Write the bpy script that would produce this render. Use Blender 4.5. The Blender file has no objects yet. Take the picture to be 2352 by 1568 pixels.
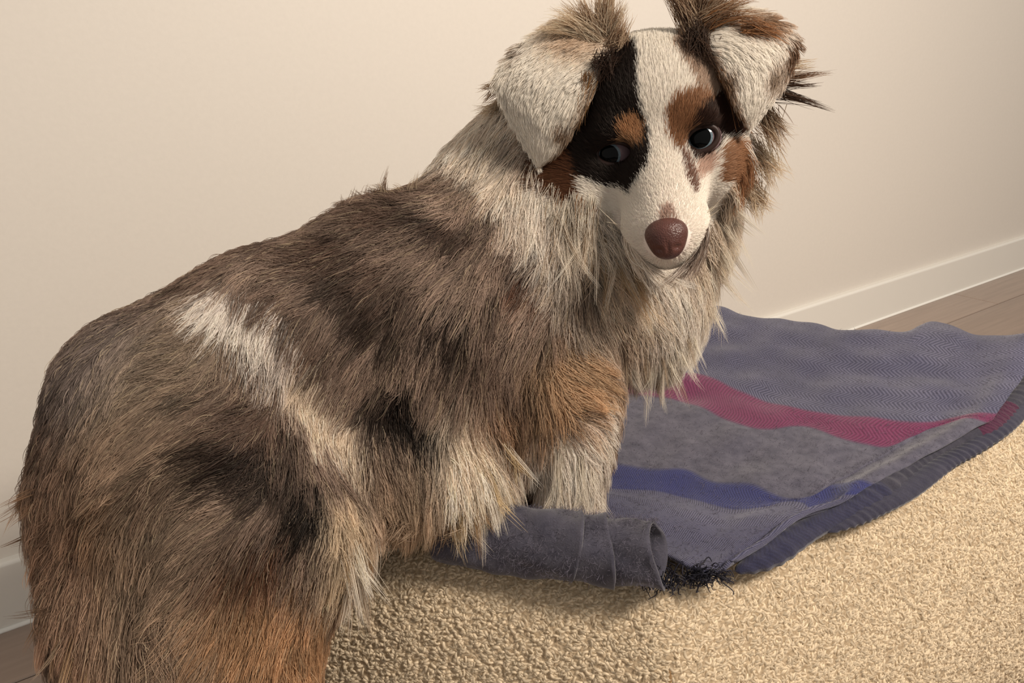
import bpy, bmesh, math, random
import numpy as np
from mathutils import Vector, Matrix
from mathutils.bvhtree import BVHTree
from mathutils.kdtree import KDTree

rng = np.random.default_rng(7)
random.seed(7)
SC = bpy.context.scene
COL = SC.collection

# ------------------------------------------------------------------ camera
F_PX, CX, CY = 1700.0, 1176.0, 784.0
CAM_H = 0.6861
PITCH, ROLL = math.radians(20.82), math.radians(4.0)
_F = np.array([0, math.cos(PITCH), -math.sin(PITCH)])
_R0 = np.array([1.0, 0, 0]); _U0 = np.array([0, math.sin(PITCH), math.cos(PITCH)])
_R = _R0 * math.cos(ROLL) - _U0 * math.sin(ROLL)
_U = _U0 * math.cos(ROLL) + _R0 * math.sin(ROLL)
CAM = np.array([0, 0, CAM_H])
cd = bpy.data.cameras.new('camera'); cam = bpy.data.objects.new('camera', cd); COL.objects.link(cam)
cd.sensor_width = 36.0; cd.lens = F_PX / 2352.0 * 36.0; cd.clip_start = 0.02
cam.matrix_world = Matrix(((_R[0], _U[0], -_F[0], CAM[0]), (_R[1], _U[1], -_F[1], CAM[1]), (_R[2], _U[2], -_F[2], CAM[2]), (0, 0, 0, 1)))
SC.camera = cam

# ------------------------------------------------------------------ light
world = bpy.data.worlds.new('room_light'); SC.world = world; world.use_nodes = True
bg = world.node_tree.nodes['Background']
bg.inputs[0].default_value = (1.0, 0.93, 0.85, 1); bg.inputs[1].default_value = 0.45

def area(name, loc, target, size, power, color):
    l = bpy.data.lights.new(name, 'AREA'); l.shape = 'DISK'; l.size = size; l.energy = power; l.color = color
    o = bpy.data.objects.new(name, l); COL.objects.link(o); o.location = loc
    d = Vector(target) - Vector(loc); o.rotation_euler = d.to_track_quat('-Z', 'Y').to_euler()
    return o
area('room_lamp', (1.15, -0.2, 1.7), (0.25, 0.75, 0.3), 0.4, 41, (1.0, 0.885, 0.755))

SC.view_settings.view_transform = 'Standard'; SC.view_settings.look = 'None'
SC.view_settings.gamma = 1.0; SC.view_settings.use_curve_mapping = False
SC.view_settings.exposure = 0.0
SC.cycles.max_bounces = 4; SC.cycles.diffuse_bounces = 2; SC.cycles.glossy_bounces = 2; SC.cycles.transmission_bounces = 3; SC.cycles.adaptive_threshold = 0.06; SC.cycles_curves.subdivisions = 1

# ------------------------------------------------------------------ helpers
def ray(px, py):
    return _F + _R * ((px - CX) / F_PX) - _U * ((py - CY) / F_PX)
def W(px, py, d):                       # a photo pixel and its distance along the view axis -> a point of the room
    return CAM + ray(px, py) * d
def Z(px, py, z):                       # a photo pixel and its height above the floor -> a point of the room
    v = ray(px, py); return CAM + v * ((z - CAM_H) / v[2])
DZ = 0.0686                             # bed heights below are counted from this level
def Zb(px, py, z): return Z(px, py, z + DZ)
def nrm(v):
    v = np.asarray(v, float); return v / np.maximum(np.linalg.norm(v, axis=-1, keepdims=True), 1e-9)
def lin(c):
    c = np.asarray(c, float) / 255.0
    return np.where(c <= 0.04045, c / 12.92, ((c + 0.055) / 1.055) ** 2.4)

def tag(o, label=None, cat=None, group=None, kind=None):
    if label: o['label'] = label
    if cat: o['category'] = cat
    if group: o['group'] = group
    if kind: o['kind'] = kind
    return o
def empty(name, loc=(0, 0, 0)):
    o = bpy.data.objects.new(name, None); COL.objects.link(o); o.location = loc; return o
def mesh_obj(name, verts, faces, mat=None, parent=None, smooth=True):
    me = bpy.data.meshes.new(name)
    verts = np.asarray(verts, float)
    me.from_pydata(verts.tolist(), [], [tuple(int(i) for i in f) for f in faces]); me.update()
    if smooth: me.polygons.foreach_set('use_smooth', np.ones(len(me.polygons), bool))
    o = bpy.data.objects.new(name, me); COL.objects.link(o)
    if mat: me.materials.append(mat)
    if parent: put(o, parent)
    return o
def put(o, parent):                     # parent without moving (parents carry only a translation)
    o.parent = parent; o.matrix_parent_inverse = Matrix.Translation(-Vector(parent.location))
    return o
def fast_mesh(name, verts, quads, mat=None, parent=None):
    me = bpy.data.meshes.new(name); nv, nf = len(verts), len(quads); k = quads.shape[1]
    me.vertices.add(nv); me.vertices.foreach_set('co', np.asarray(verts, np.float32).ravel())
    me.loops.add(nf * k); me.loops.foreach_set('vertex_index', quads.astype(np.int32).ravel())
    me.polygons.add(nf); me.polygons.foreach_set('loop_start', np.arange(nf, dtype=np.int32) * k)
    me.update(calc_edges=True); me.validate()
    me.polygons.foreach_set('use_smooth', np.ones(len(me.polygons), bool))
    o = bpy.data.objects.new(name, me); COL.objects.link(o)
    if mat: me.materials.append(mat)
    if parent: put(o, parent)
    return o
def grid_faces(nu, nv, wrap_u=False, wrap_v=False):
    f = []
    for i in range(nu if wrap_u else nu - 1):
        for j in range(nv if wrap_v else nv - 1):
            a, b = i, (i + 1) % nu; c, d = j, (j + 1) % nv
            f.append((a * nv + c, b * nv + c, b * nv + d, a * nv + d))
    return f
def resample(pts, n):                   # smooth (Catmull-Rom) curve through points, n even samples
    p = np.asarray(pts, float); q = np.vstack([2 * p[0] - p[1], p, 2 * p[-1] - p[-2]]); out = []
    for i in range(len(p) - 1):
        for t in np.linspace(0, 1, 24, endpoint=False):
            a, b, c, d = q[i], q[i + 1], q[i + 2], q[i + 3]
            out.append(0.5 * (2 * b + (c - a) * t + (2 * a - 5 * b + 4 * c - d) * t * t + (3 * b - a - 3 * c + d) * t ** 3))
    out.append(p[-1]); out = np.array(out)
    s = np.r_[0, np.cumsum(np.linalg.norm(np.diff(out, axis=0), axis=1))]; s /= s[-1]
    u = np.linspace(0, 1, n)
    return np.stack([np.interp(u, s, out[:, k]) for k in range(out.shape[1])], 1)
def wave(p, seed, freq):                # cheap smooth 3-D noise in about -1..1
    r = np.random.default_rng(seed); o = 0
    for k in range(5):
        d = r.normal(size=3); d /= np.linalg.norm(d)
        o = o + np.sin(p @ d * freq * (0.7 + 0.9 * r.random()) + r.random() * 6.283)
    return o / 3.0

def hair_obj(name, pts, radius, color, mat, parent, tip=0.25):
    """pts (n,k,3) strand points, radius (n,), color (n,3) -> one native hair-curves object"""
    n, k = pts.shape[:2]
    hc = bpy.data.hair_curves.new(name); hc.add_curves([k] * n)
    hc.attributes['position'].data.foreach_set('vector', pts.astype(np.float32).ravel()) if 'position' in hc.attributes else hc.points.foreach_set('position', pts.astype(np.float32).ravel())
    prof = np.linspace(1, 0, k) ** 0.6 * (1 - tip) + tip
    ra = hc.attributes.get('radius') or hc.attributes.new('radius', 'FLOAT', 'POINT')
    ra.data.foreach_set('value', (radius[:, None] * prof[None]).astype(np.float32).ravel())
    ca = hc.attributes.new('tint', 'FLOAT_COLOR', 'CURVE')
    ca.data.foreach_set('color', np.c_[color, np.ones(n)].astype(np.float32).ravel())
    hc.materials.append(mat)
    o = bpy.data.objects.new(name, hc); COL.objects.link(o)
    if parent: put(o, parent)
    return o

# ------------------------------------------------------------------ materials
class NT:
    def __init__(s, name):
        s.m = bpy.data.materials.new(name); s.m.use_nodes = True; s.t = s.m.node_tree; s.p = s.t.nodes['Principled BSDF']
    def n(s, kind, **kw):
        x = s.t.nodes.new(kind)
        for k, v in kw.items():
            if k in x.inputs: x.inputs[k].default_value = v
            else: setattr(x, k, v)
        return x
    def l(s, a, b): s.t.links.new(a, b)
    def math(s, op, a, b=None, c=None):
        x = s.n('ShaderNodeMath', operation=op)
        for i, v in enumerate((a, b, c)):
            if v is None: continue
            if isinstance(v, (int, float)): x.inputs[i].default_value = v
            else: s.l(v, x.inputs[i])
        return x.outputs[0]
    def mix(s, fac, a, b):
        x = s.n('ShaderNodeMix', data_type='RGBA')
        for i, v in ((0, fac), (6, a), (7, b)):
            if isinstance(v, (int, float)): x.inputs[i].default_value = v
            elif isinstance(v, (tuple, list, np.ndarray)): x.inputs[i].default_value = (*[float(q) for q in v][:3], 1)
            else: s.l(v, x.inputs[i])
        return x.outputs[2]
    def bump(s, h, strength, dist):
        b = s.n('ShaderNodeBump', Strength=strength, Distance=dist); s.l(h, b.inputs['Height']); s.l(b.outputs[0], s.p.inputs['Normal'])
    def set(s, **kw):
        for k, v in kw.items(): s.p.inputs[k.replace('_', ' ')].default_value = v
        return s
def plain(name, rgb, rough=0.6, spec=0.3, vary=0.08, scale=30):
    t = NT(name); nz = t.n('ShaderNodeTexNoise', Scale=scale, Detail=3.0); tc = t.n('ShaderNodeTexCoord')
    t.l(tc.outputs['Object'], nz.inputs['Vector'])
    c = lin(rgb); t.l(t.mix(nz.outputs[0], c * (1 - vary), c * (1 + vary)), t.p.inputs['Base Color'])
    t.set(Roughness=rough, Specular_IOR_Level=spec); return t.m

def wall_mat():
    t = NT('wall_paint'); tc = t.n('ShaderNodeTexCoord'); nz = t.n('ShaderNodeTexNoise', Scale=160.0, Detail=4.0)
    t.l(tc.outputs['Object'], nz.inputs['Vector'])
    c = lin((227, 220, 211)); t.l(t.mix(nz.outputs[0], c * 0.97, c * 1.03), t.p.inputs['Base Color'])
    t.bump(nz.outputs[0], 0.12, 0.0012); t.set(Roughness=0.55, Specular_IOR_Level=0.25); return t.m
M_WALL = wall_mat()
M_BASE = plain('white_baseboard_paint', (238, 234, 226), 0.3, 0.5, 0.01)
M_CAULK = plain('white_caulk', (245, 242, 235), 0.35, 0.5, 0.01)
M_GROUND = plain('floor_gap', (40, 32, 28), 0.8, 0.1)
def plank_mat():
    t = NT('plank_laminate'); tc = t.n('ShaderNodeTexCoord'); mp = t.n('ShaderNodeMapping'); mp.inputs['Scale'].default_value = (2.0, 30.0, 30.0)
    nz = t.n('ShaderNodeTexNoise', Scale=3.0, Detail=6.0); oi = t.n('ShaderNodeObjectInfo')
    t.l(tc.outputs['Object'], mp.inputs[0]); t.l(mp.outputs[0], nz.inputs['Vector'])
    a = t.mix(nz.outputs[0], lin((140, 122, 110)), lin((170, 150, 136)))
    v = t.math('MULTIPLY_ADD', oi.outputs['Random'], 0.16, 0.9)
    x = t.n('ShaderNodeMix', data_type='RGBA', blend_type='MULTIPLY'); x.inputs[0].default_value = 1
    t.l(a, x.inputs[6]); cmb = t.n('ShaderNodeCombineColor')
    for i in range(3): t.l(v, cmb.inputs[i])
    t.l(cmb.outputs[0], x.inputs[7]); t.l(x.outputs[2], t.p.inputs['Base Color'])
    t.set(Roughness=0.24, Specular_IOR_Level=0.6); return t.m
M_PLANK = plank_mat()

def fur_mat(name, translucency=0.35, gloss=0.12):
    t = NT(name); t.t.nodes.remove(t.p); out = t.t.nodes['Material Output']
    at = t.n('ShaderNodeAttribute', attribute_name='tint')
    hi = t.n('ShaderNodeHairInfo')
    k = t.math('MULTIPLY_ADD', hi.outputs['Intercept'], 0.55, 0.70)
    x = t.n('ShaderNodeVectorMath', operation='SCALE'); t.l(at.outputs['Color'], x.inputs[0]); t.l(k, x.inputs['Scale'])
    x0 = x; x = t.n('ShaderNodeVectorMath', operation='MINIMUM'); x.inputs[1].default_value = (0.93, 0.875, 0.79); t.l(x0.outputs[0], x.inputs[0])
    d = t.n('ShaderNodeBsdfDiffuse'); tr = t.n('ShaderNodeBsdfTranslucent'); g = t.n('ShaderNodeBsdfGlossy', Roughness=0.45)
    t.l(x.outputs[0], d.inputs[0]); t.l(x.outputs[0], tr.inputs[0])
    g.inputs[0].default_value = (0.9, 0.85, 0.78, 1)
    m1 = t.n('ShaderNodeMixShader'); m1.inputs[0].default_value = translucency; t.l(d.outputs[0], m1.inputs[1]); t.l(tr.outputs[0], m1.inputs[2])
    m2 = t.n('ShaderNodeMixShader'); m2.inputs[0].default_value = gloss; t.l(m1.outputs[0], m2.inputs[1]); t.l(g.outputs[0], m2.inputs[2])
    t.l(m2.outputs[0], out.inputs[0]); return t.m
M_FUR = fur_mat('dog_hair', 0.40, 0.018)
M_YARN = fur_mat('boucle_yarn', 0.25, 0.02)
M_WOOLHAIR = fur_mat('wool_hair', 0.3, 0.02)
def skin_mat():
    t = NT('dog_undercoat'); at = t.n('ShaderNodeAttribute', attribute_name='tint')
    t.l(at.outputs['Color'], t.p.inputs['Base Color']); t.set(Roughness=0.8, Specular_IOR_Level=0.1); return t.m
M_SKIN = skin_mat()

# ------------------------------------------------------------------ the room
AZ = math.radians(60.39); WALL_D = 1.091
wd = np.array([math.sin(AZ), math.cos(AZ), 0]); wn = np.array([-math.cos(AZ), math.sin(AZ), 0])   # along the wall / into the wall
UPV = np.array([0, 0, 1.0])
def strip(prof, s0, s1):                # sweep a (toward room, height) profile along the wall
    v = []
    for s in (s0, s1):
        for (o, z) in prof: v.append(wd * s + wn * (WALL_D - o) + UPV * z)
    n = len(prof); f = [(i, (i + 1) % n, n + (i + 1) % n, n + i) for i in range(n)]
    f += [tuple(range(n - 1, -1, -1)), tuple(range(n, 2 * n))]
    return v, f
S0, S1 = -1.6, 7.0
v, f = strip([(0, -0.02), (0, 2.6), (-0.12, 2.6), (-0.12, -0.02)], S0, S1)
tag(mesh_obj('wall_back', v, f, M_WALL, smooth=False), kind='structure')
HB = 0.10
prof = [(0, 0.0), (0.015, 0.0), (0.015, HB - 0.006)] + [(0.015 - 0.006 * (1 - math.cos(a)), HB - 0.006 + 0.006 * math.sin(a)) for a in np.linspace(0.25, 1.57, 5)] + [(0, HB)]
v, f = strip(prof, S0, S1)
bb = tag(mesh_obj('baseboard_back', v, f, M_BASE, smooth=False), 'white painted baseboard running along the beige wall', kind='structure')
prof = [(0.015, 0.0)] + [(0.015 + 0.005 * math.cos(a), 0.0052 * math.sin(a)) for a in np.linspace(0, 1.57, 6)]
v, f = strip(prof, S0, S1)
put(mesh_obj('caulk_bead', v, f, M_CAULK), bb)

def box_verts(c, ax, ay, az_, hx, hy, hz):
    return [c + ax * sx * hx + ay * sy * hy + az_ * sz * hz for sx in (-1, 1) for sy in (-1, 1) for sz in (-1, 1)]
BOXF = [(0, 1, 3, 2), (4, 6, 7, 5), (0, 4, 5, 1), (2, 3, 7, 6), (0, 2, 6, 4), (1, 5, 7, 3)]
fl = mesh_obj('floor', box_verts(wd * 2.9 + wn * (-0.2) + UPV * (-0.021), wd, wn, UPV, 4.6, 1.27, 0.014), BOXF, M_GROUND, smooth=False)
tag(fl, kind='structure')
PW, PL = 0.155, 1.25
def plank_mesh():
    bm = bmesh.new(); bmesh.ops.create_cube(bm, size=1)
    bmesh.ops.scale(bm, vec=(PL - 0.0015, PW - 0.0022, 0.006), verts=bm.verts)
    bmesh.ops.bevel(bm, geom=[e for e in bm.edges if all(v_.co.z > 0 for v_ in e.verts)], offset=0.0012, segments=1, affect='EDGES')
    me = bpy.data.meshes.new('plank'); bm.to_mesh(me); bm.free(); me.materials.append(M_PLANK); return me
pm = plank_mesh()
row0 = WALL_D - 0.015 - 0.12
for i in range(13):
    for j in range(8):
        o = bpy.data.objects.new('plank', pm); COL.objects.link(o)
        c = wd * (-1.1 + j * PL + (i * 0.41) % PL) + wn * (row0 + PW / 2 - i * PW) + UPV * (-0.003)
        o.matrix_world = Matrix(((wd[0], wn[0], 0, c[0]), (wd[1], wn[1], 0, c[1]), (0, 0, 1, c[2]), (0, 0, 0, 1)))
        m = o.matrix_world.copy(); o.parent = fl; o.matrix_world = m

# ------------------------------------------------------------------ the pet bed
C_CORNER = np.array([0.105, 0.447])
BED_POLY = [C_CORNER, np.array([0.64, 0.705]), np.array([0.655, 0.80]), np.array([0.30, 0.985]), np.array([-0.12, 0.82]), np.array([-0.285, 0.545])]
BED_RAD = [0.055, 0.06, 0.06, 0.12, 0.12, 0.09]
def rounded_outline(poly, rad, n):
    pts = []
    m = len(poly)
    for i in range(m):
        p, a, b = poly[i], poly[i - 1], poly[(i + 1) % m]
        da, db = nrm(a - p), nrm(b - p); ang = math.acos(np.clip(da @ db, -1, 1)); t = rad[i] / math.tan(ang / 2)
        A, B = p + da * t, p + db * t
        for k in np.linspace(0, 1, 14):
            pts.append((1 - k) ** 2 * A + 2 * k * (1 - k) * p + k * k * B)
    pts = np.array(pts + [pts[0]])
    s = np.r_[0, np.cumsum(np.linalg.norm(np.diff(pts, axis=0), axis=1))]
    u = np.linspace(0, s[-1], n, endpoint=False)
    return np.stack([np.interp(u, s, pts[:, k]) for k in (0, 1)], 1)
NU = 260
out = rounded_outline(BED_POLY, BED_RAD, NU)
ctr = out.mean(0)
tang = nrm(np.roll(out, -1, 0) - np.roll(out, 1, 0)); inw = np.stack([-tang[:, 1], tang[:, 0]], 1)
if ((ctr - out) * inw).sum() < 0: inw = -inw
for _ in range(6): inw = nrm(inw + np.roll(inw, 1, 0) + np.roll(inw, -1, 0))
PROFILE = [(0.02, -0.066), (-0.028, -0.063), (-0.042, -0.045), (-0.054, 0.0), (-0.050, 0.05), (-0.039, 0.10), (-0.023, 0.145), (-0.009, 0.178), (0.004, 0.202), (0.018, 0.221), (0.036, 0.229), (0.055, 0.229), (0.075, 0.221), (0.10, 0.206), (0.125, 0.196), (0.15, 0.192)]
PROFILE = resample([(a, b + DZ) for a, b in PROFILE], 54)
bed_v = []
cdist = np.linalg.norm(out - C_CORNER, axis=1)
for i in range(NU):
    hump = 0.020 * math.exp(-((out[i, 0] + 0.10) ** 2 + (out[i, 1] - 0.49) ** 2) / 0.0085)
    sag = -0.004 * math.exp(-(cdist[i] / 0.07) ** 2)
    for (o, z) in PROFILE:
        w = np.clip((z - DZ - 0.08) / 0.12, 0, 1)
        p = out[i] + inw[i] * o
        if o > 0.10: p = p + (ctr - p) * (o - 0.10) * 1.5
        q = np.array([p[0], p[1], z + w * (hump + sag)])
        dn = 0.0022 * wave(q[None], 3, 26)[0]
        q[:2] -= inw[i] * dn
        bed_v.append(q)
nb = len(PROFILE)
bed_f = grid_faces(NU, nb, wrap_u=True)
ci = len(bed_v); bed_v.append(np.array([ctr[0], ctr[1], 0.19 + DZ])); cj = len(bed_v); bed_v.append(np.array([ctr[0], ctr[1], 0.002]))
for i in range(NU):
    bed_f.append((i * nb + nb - 1, ((i + 1) % NU) * nb + nb - 1, ci)); bed_f.append((((i + 1) % NU) * nb, i * nb, cj))
bed_v = np.array(bed_v)
def boucle_mat():
    t = NT('boucle_ground'); tc = t.n('ShaderNodeTexCoord'); vo = t.n('ShaderNodeTexVoronoi', Scale=320.0); nz = t.n('ShaderNodeTexNoise', Scale=60.0, Detail=3.0)
    t.l(tc.outputs['Object'], vo.inputs['Vector']); t.l(tc.outputs['Object'], nz.inputs['Vector'])
    a = t.mix(vo.outputs['Distance'], lin((194, 175, 148)), lin((158, 137, 110)))
    t.l(a, t.p.inputs['Base Color']); t.bump(vo.outputs['Distance'], 0.6, 0.002); t.set(Roughness=0.9, Specular_IOR_Level=0.1); return t.m
M_BOUCLE = boucle_mat()
bed = tag(empty('pet_bed', (ctr[0], ctr[1], 0.0)), 'beige boucle pet bed with rounded rim standing on the wood floor', 'pet bed')
bed_o = mesh_obj('bolster', bed_v, bed_f, M_BOUCLE, bed)
bm = bmesh.new(); bm.from_mesh(bed_o.data); bmesh.ops.recalc_face_normals(bm, faces=bm.faces); bm.to_mesh(bed_o.data); bm.free()
# stitched vertical seam at the near corner
k0 = int(np.argmin(np.linalg.norm(out - np.array(Zb(1521, 1420, 0.2)[:2]), axis=1)))
sp = bed_v[k0 * nb + 2:k0 * nb + 33].copy(); sv = []; sn = np.array([*-inw[k0], 0.0]); st = np.array([*tang[k0], 0.0])
for p in sp:
    for a in np.linspace(0, 2 * math.pi, 8, endpoint=False): sv.append(p + sn * 0.0006 * math.sin(a) + st * 0.0016 * math.cos(a))
mesh_obj('seam', sv, grid_faces(len(sp), 8, wrap_v=True), plain('seam_thread', (140, 112, 80), 0.9, 0.1), bed)

# nubby looped yarn over the bed cover
def tri_sample(verts, faces, n, weight=None):
    tri = np.array([t for f in faces for t in ([f] if len(f) == 3 else [(f[0], f[1], f[2]), (f[0], f[2], f[3])])])
    a, b, c = verts[tri[:, 0]], verts[tri[:, 1]], verts[tri[:, 2]]
    nn = np.cross(b - a, c - a); ar = np.linalg.norm(nn, axis=1); nn = nn / np.maximum(ar[:, None], 1e-12)
    w = ar * (weight((a + b + c) / 3, nn) if weight is not None else 1); idx = rng.choice(len(tri), n, p=w / w.sum())
    r1, r2 = np.sqrt(rng.random(n)), rng.random(n)
    p = a[idx] * (1 - r1)[:, None] + b[idx] * (r1 * (1 - r2))[:, None] + c[idx] * (r1 * r2)[:, None]
    return p, nn[idx]
rim_f = grid_faces(NU, nb, wrap_u=True)
def bed_w(c, n):
    front = (c[:, 1] < 0.55 + 0.33 * np.maximum(c[:, 0], 0)) & (c[:, 2] > 0.08) & (c[:, 0] > -0.2)
    return np.where(front, 1.0, 0.4)
NY = 76000
p, n = tri_sample(bed_v, rim_f, NY, bed_w)
sgn = np.sign(((p[:, :2] - ctr) * n[:, :2]).sum(1) + 0.02 * n[:, 2]); n = n * np.where(sgn == 0, 1, sgn)[:, None]
n[n[:, 2] < -0.3] *= 1
hz = nrm(np.cross(np.tile(UPV, (NY, 1)), n)); vt = np.cross(n, hz)
ang = rng.normal(0, 0.45, NY) + (rng.random(NY) < 0.22) * 1.57
dirv = hz * np.cos(ang)[:, None] + vt * np.sin(ang)[:, None]; perp = np.cross(n, dirv)
L = rng.uniform(0.0035, 0.008, NY); hh = rng.uniform(0.0002, 0.0017, NY); bend = rng.normal(0, 0.0011, NY)
ss = np.linspace(-0.5, 0.5, 6)
pts = p[:, None] + dirv[:, None] * (L[:, None] * ss)[..., None] + n[:, None] * (hh[:, None] * (1 - (2 * ss) ** 2) * 1.1 - 0.0003)[..., None] + perp[:, None] * (bend[:, None] * (1 - 6 * ss ** 2))[..., None]
col = lin((224, 207, 180))[None] * (0.70 + 0.34 * rng.random(NY) ** 0.8)[:, None]
tag(hair_obj('boucle_loops', pts, rng.uniform(0.0008, 0.0014, NY), col, M_YARN, bed, tip=0.9), kind='stuff')

# ------------------------------------------------------------------ the blanket
blk = tag(empty('blanket', tuple(Zb(1750, 1000, 0.235))), 'slate grey herringbone wool blanket with magenta and blue stripes lying on the bed', 'blanket')
def wool_mat(name='herringbone_wool', tone=1.0):
    t = NT(name); uv = t.n('ShaderNodeUVMap'); uv.uv_map = 'cloth'; sx = t.n('ShaderNodeSeparateXYZ'); t.l(uv.outputs[0], sx.inputs[0])
    u, v = sx.outputs[0], sx.outputs[1]
    tc = t.n('ShaderNodeTexCoord'); nz = t.n('ShaderNodeTexNoise', Scale=90.0, Detail=5.0); t.l(tc.outputs['Object'], nz.inputs['Vector'])
    fine = t.n('ShaderNodeTexNoise', Scale=900.0, Detail=2.0); t.l(tc.outputs['Object'], fine.inputs['Vector'])
    big = t.n('ShaderNodeTexNoise', Scale=14.0, Detail=2.0); t.l(tc.outputs['Object'], big.inputs['Vector'])
    # zigzag twill: chevron rows run across the cloth (u, v in metres)
    rows = t.math('PINGPONG', t.math('MULTIPLY', v, 1 / 0.014), 1.0)
    wob = t.math('MULTIPLY', t.math('SUBTRACT', nz.outputs[0], 0.5), 0.5)
    ph = t.math('ADD', t.math('MULTIPLY_ADD', rows, 2.2, t.math('MULTIPLY', u, 1 / 0.0044)), wob)
    tw = t.math('SINE', t.math('MULTIPLY', ph, 6.2832)); tw01 = t.math('MULTIPLY_ADD', tw, 0.5, 0.5)
    at = t.n('ShaderNodeAttribute', attribute_name='band'); sb = t.n('ShaderNodeSeparateColor'); t.l(at.outputs['Color'], sb.inputs[0])
    mag, blu, pl = sb.outputs[0], sb.outputs[1], sb.outputs[2]          # magenta, blue and plain-felt areas of the weave
    amt = t.math('MULTIPLY', tw01, t.math('SUBTRACT', 1.0, pl))
    c = t.mix(t.math('MULTIPLY', amt, t.math('MULTIPLY_ADD', big.outputs[0], 1.1, -0.05)), lin((64, 64, 86)), lin((124, 122, 146)))
    felt = t.mix(t.math('MULTIPLY_ADD', nz.outputs[0], 1.3, -0.15), lin((66, 65, 80)), lin((112, 109, 122))); c = t.mix(pl, c, felt)
    c = t.mix(mag, c, t.mix(tw01, lin((100, 42, 74)), lin((124, 60, 94))))
    c = t.mix(blu, c, t.mix(tw01, lin((46, 48, 92)), lin((64, 68, 116))))
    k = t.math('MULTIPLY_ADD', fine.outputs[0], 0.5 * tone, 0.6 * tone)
    x = t.n('ShaderNodeVectorMath', operation='SCALE'); t.l(c, x.inputs[0]); t.l(k, x.inputs['Scale'])
    t.l(x.outputs[0], t.p.inputs['Base Color'])
    t.bump(t.math('ADD', t.math('MULTIPLY', amt, 0.7), fine.outputs[0]), 0.5, 0.0006)
    t.set(Roughness=0.95, Specular_IOR_Level=0.05, Sheen_Weight=0.25, Sheen_Roughness=0.5); return t.m
M_WOOL = wool_mat(); M_WOOL_DARK = wool_mat('felted_wool_dark', 0.68); M_WOOL_FOLD_SHADED = wool_mat('folded_wool_shaded', 0.52)  # fold copy is darkened to stand in for the crease shadow
def cloth_obj(name, grid, band, thick, parent, uv=None, mat=None):
    """grid (nu,nv,3); band (nu,nv,3) weave colours"""
    nu, nv = grid.shape[:2]
    o = mesh_obj(name, grid.reshape(-1, 3), grid_faces(nu, nv), mat or M_WOOL, parent)
    me = o.data
    if uv is None:
        su = np.r_[0, np.cumsum(np.linalg.norm(np.diff(grid[:, nv // 2], axis=0), axis=1))]; sv_ = np.r_[0, np.cumsum(np.linalg.norm(np.diff(grid[nu // 2], axis=0), axis=1))]
        uv = np.stack(np.meshgrid(su, sv_, indexing='ij'), -1)
    ul = me.uv_layers.new(name='cloth'); li = np.empty(len(me.loops), np.int32); me.loops.foreach_get('vertex_index', li)
    ul.data.foreach_set('uv', uv.reshape(-1, 2)[li].astype(np.float32).ravel())
    ca = me.attributes.new('band', 'FLOAT_COLOR', 'POINT'); ca.data.foreach_set('color', np.c_[band.reshape(-1, 3), np.ones(nu * nv)].astype(np.float32).ravel())
    if thick:
        s = o.modifiers.new('thickness', 'SOLIDIFY'); s.thickness = thick; s.offset = 0.0
    return o

ROWS = [  # (photo px, py) along each weave line, its height, then blanket-weave position
    ([(1380, 705), (1560, 702), (1650, 708), (1720, 727), (1800, 733), (1880, 748), (1930, 763), (1990, 764), (2050, 772), (2090, 768), (2130, 746), (2170, 752), (2230, 776), (2300, 782), (2400, 792)], 0.246),
    ([(1390, 790), (1620, 798), (1800, 842), (2000, 872), (2200, 878), (2352, 868)], 0.243),
    ([(1380, 852), (1540, 862), (1610, 862), (1700, 900), (1800, 935), (1900, 958), (2000, 972), (2095, 983), (2170, 974), (2285, 965)], 0.240),
    ([(1380, 900), (1530, 912), (1600, 935), (1700, 978), (1770, 990), (1850, 985), (1920, 1012), (1980, 1026), (2040, 1032), (2090, 1012), (2150, 990), (2262, 985)], 0.238),
    ([(1350, 1062), (1500, 1081), (1578, 1081), (1637, 1109), (1715, 1120), (1770, 1143), (1810, 1154), (1857, 1150), (1898, 1125), (2000, 1128)], 0.236),
    ([(1350, 1125), (1500, 1129), (1578, 1143), (1683, 1175), (1747, 1175), (1800, 1161), (1840, 1165), (1870, 1180), (1962, 1152)], 0.236),
    ([(1340, 1150), (1430, 1158), (1600, 1215), (1700, 1235), (1780, 1225), (1852, 1202)], 0.238),
    ([(1330, 1190), (1440, 1230), (1530, 1280), (1580, 1312), (1640, 1322), (1690, 1302)], 0.236)]
NUc = 150
rows = []
for pl, z in ROWS:
    q = resample(pl, NUc); rows.append(np.array([Zb(a, b, z) for a, b in q]))
skirt = rows[0] + np.array([0.035, 0.05, -0.06]); skirt2 = rows[0] + np.array([0.045, 0.06, -0.16])
allr = [skirt2, skirt] + rows
vpos = [0]; 
for a, b in zip(allr[:-1], allr[1:]): vpos.append(vpos[-1] + np.linalg.norm(b - a, axis=1).mean())
vpos = np.array(vpos); NVc = 230
sv_ = np.linspace(vpos[0], vpos[-1], NVc)
net = np.array(allr)                                           # (rows, NUc, 3)
def hermite(x, xs, ys):                                        # monotone-ish smooth interpolation of rows
    i = np.clip(np.searchsorted(xs, x) - 1, 0, len(xs) - 2); h = xs[i + 1] - xs[i]; t = (x - xs[i]) / h
    m = np.zeros_like(ys); m[1:-1] = (ys[2:] - ys[:-2]) / (xs[2:] - xs[:-2])[:, None, None]; m[0] = (ys[1] - ys[0]) / (xs[1] - xs[0]); m[-1] = (ys[-1] - ys[-2]) / (xs[-1] - xs[-2])
    t = t[:, None, None]; h = h[:, None, None]
    return (2 * t ** 3 - 3 * t ** 2 + 1) * ys[i] + (t ** 3 - 2 * t ** 2 + t) * h * m[i] + (-2 * t ** 3 + 3 * t ** 2) * ys[i + 1] + (t ** 3 - t ** 2) * h * m[i + 1]
G = hermite(sv_, vpos, net).transpose(1, 0, 2)                # (NUc, NVc, 3)
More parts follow.
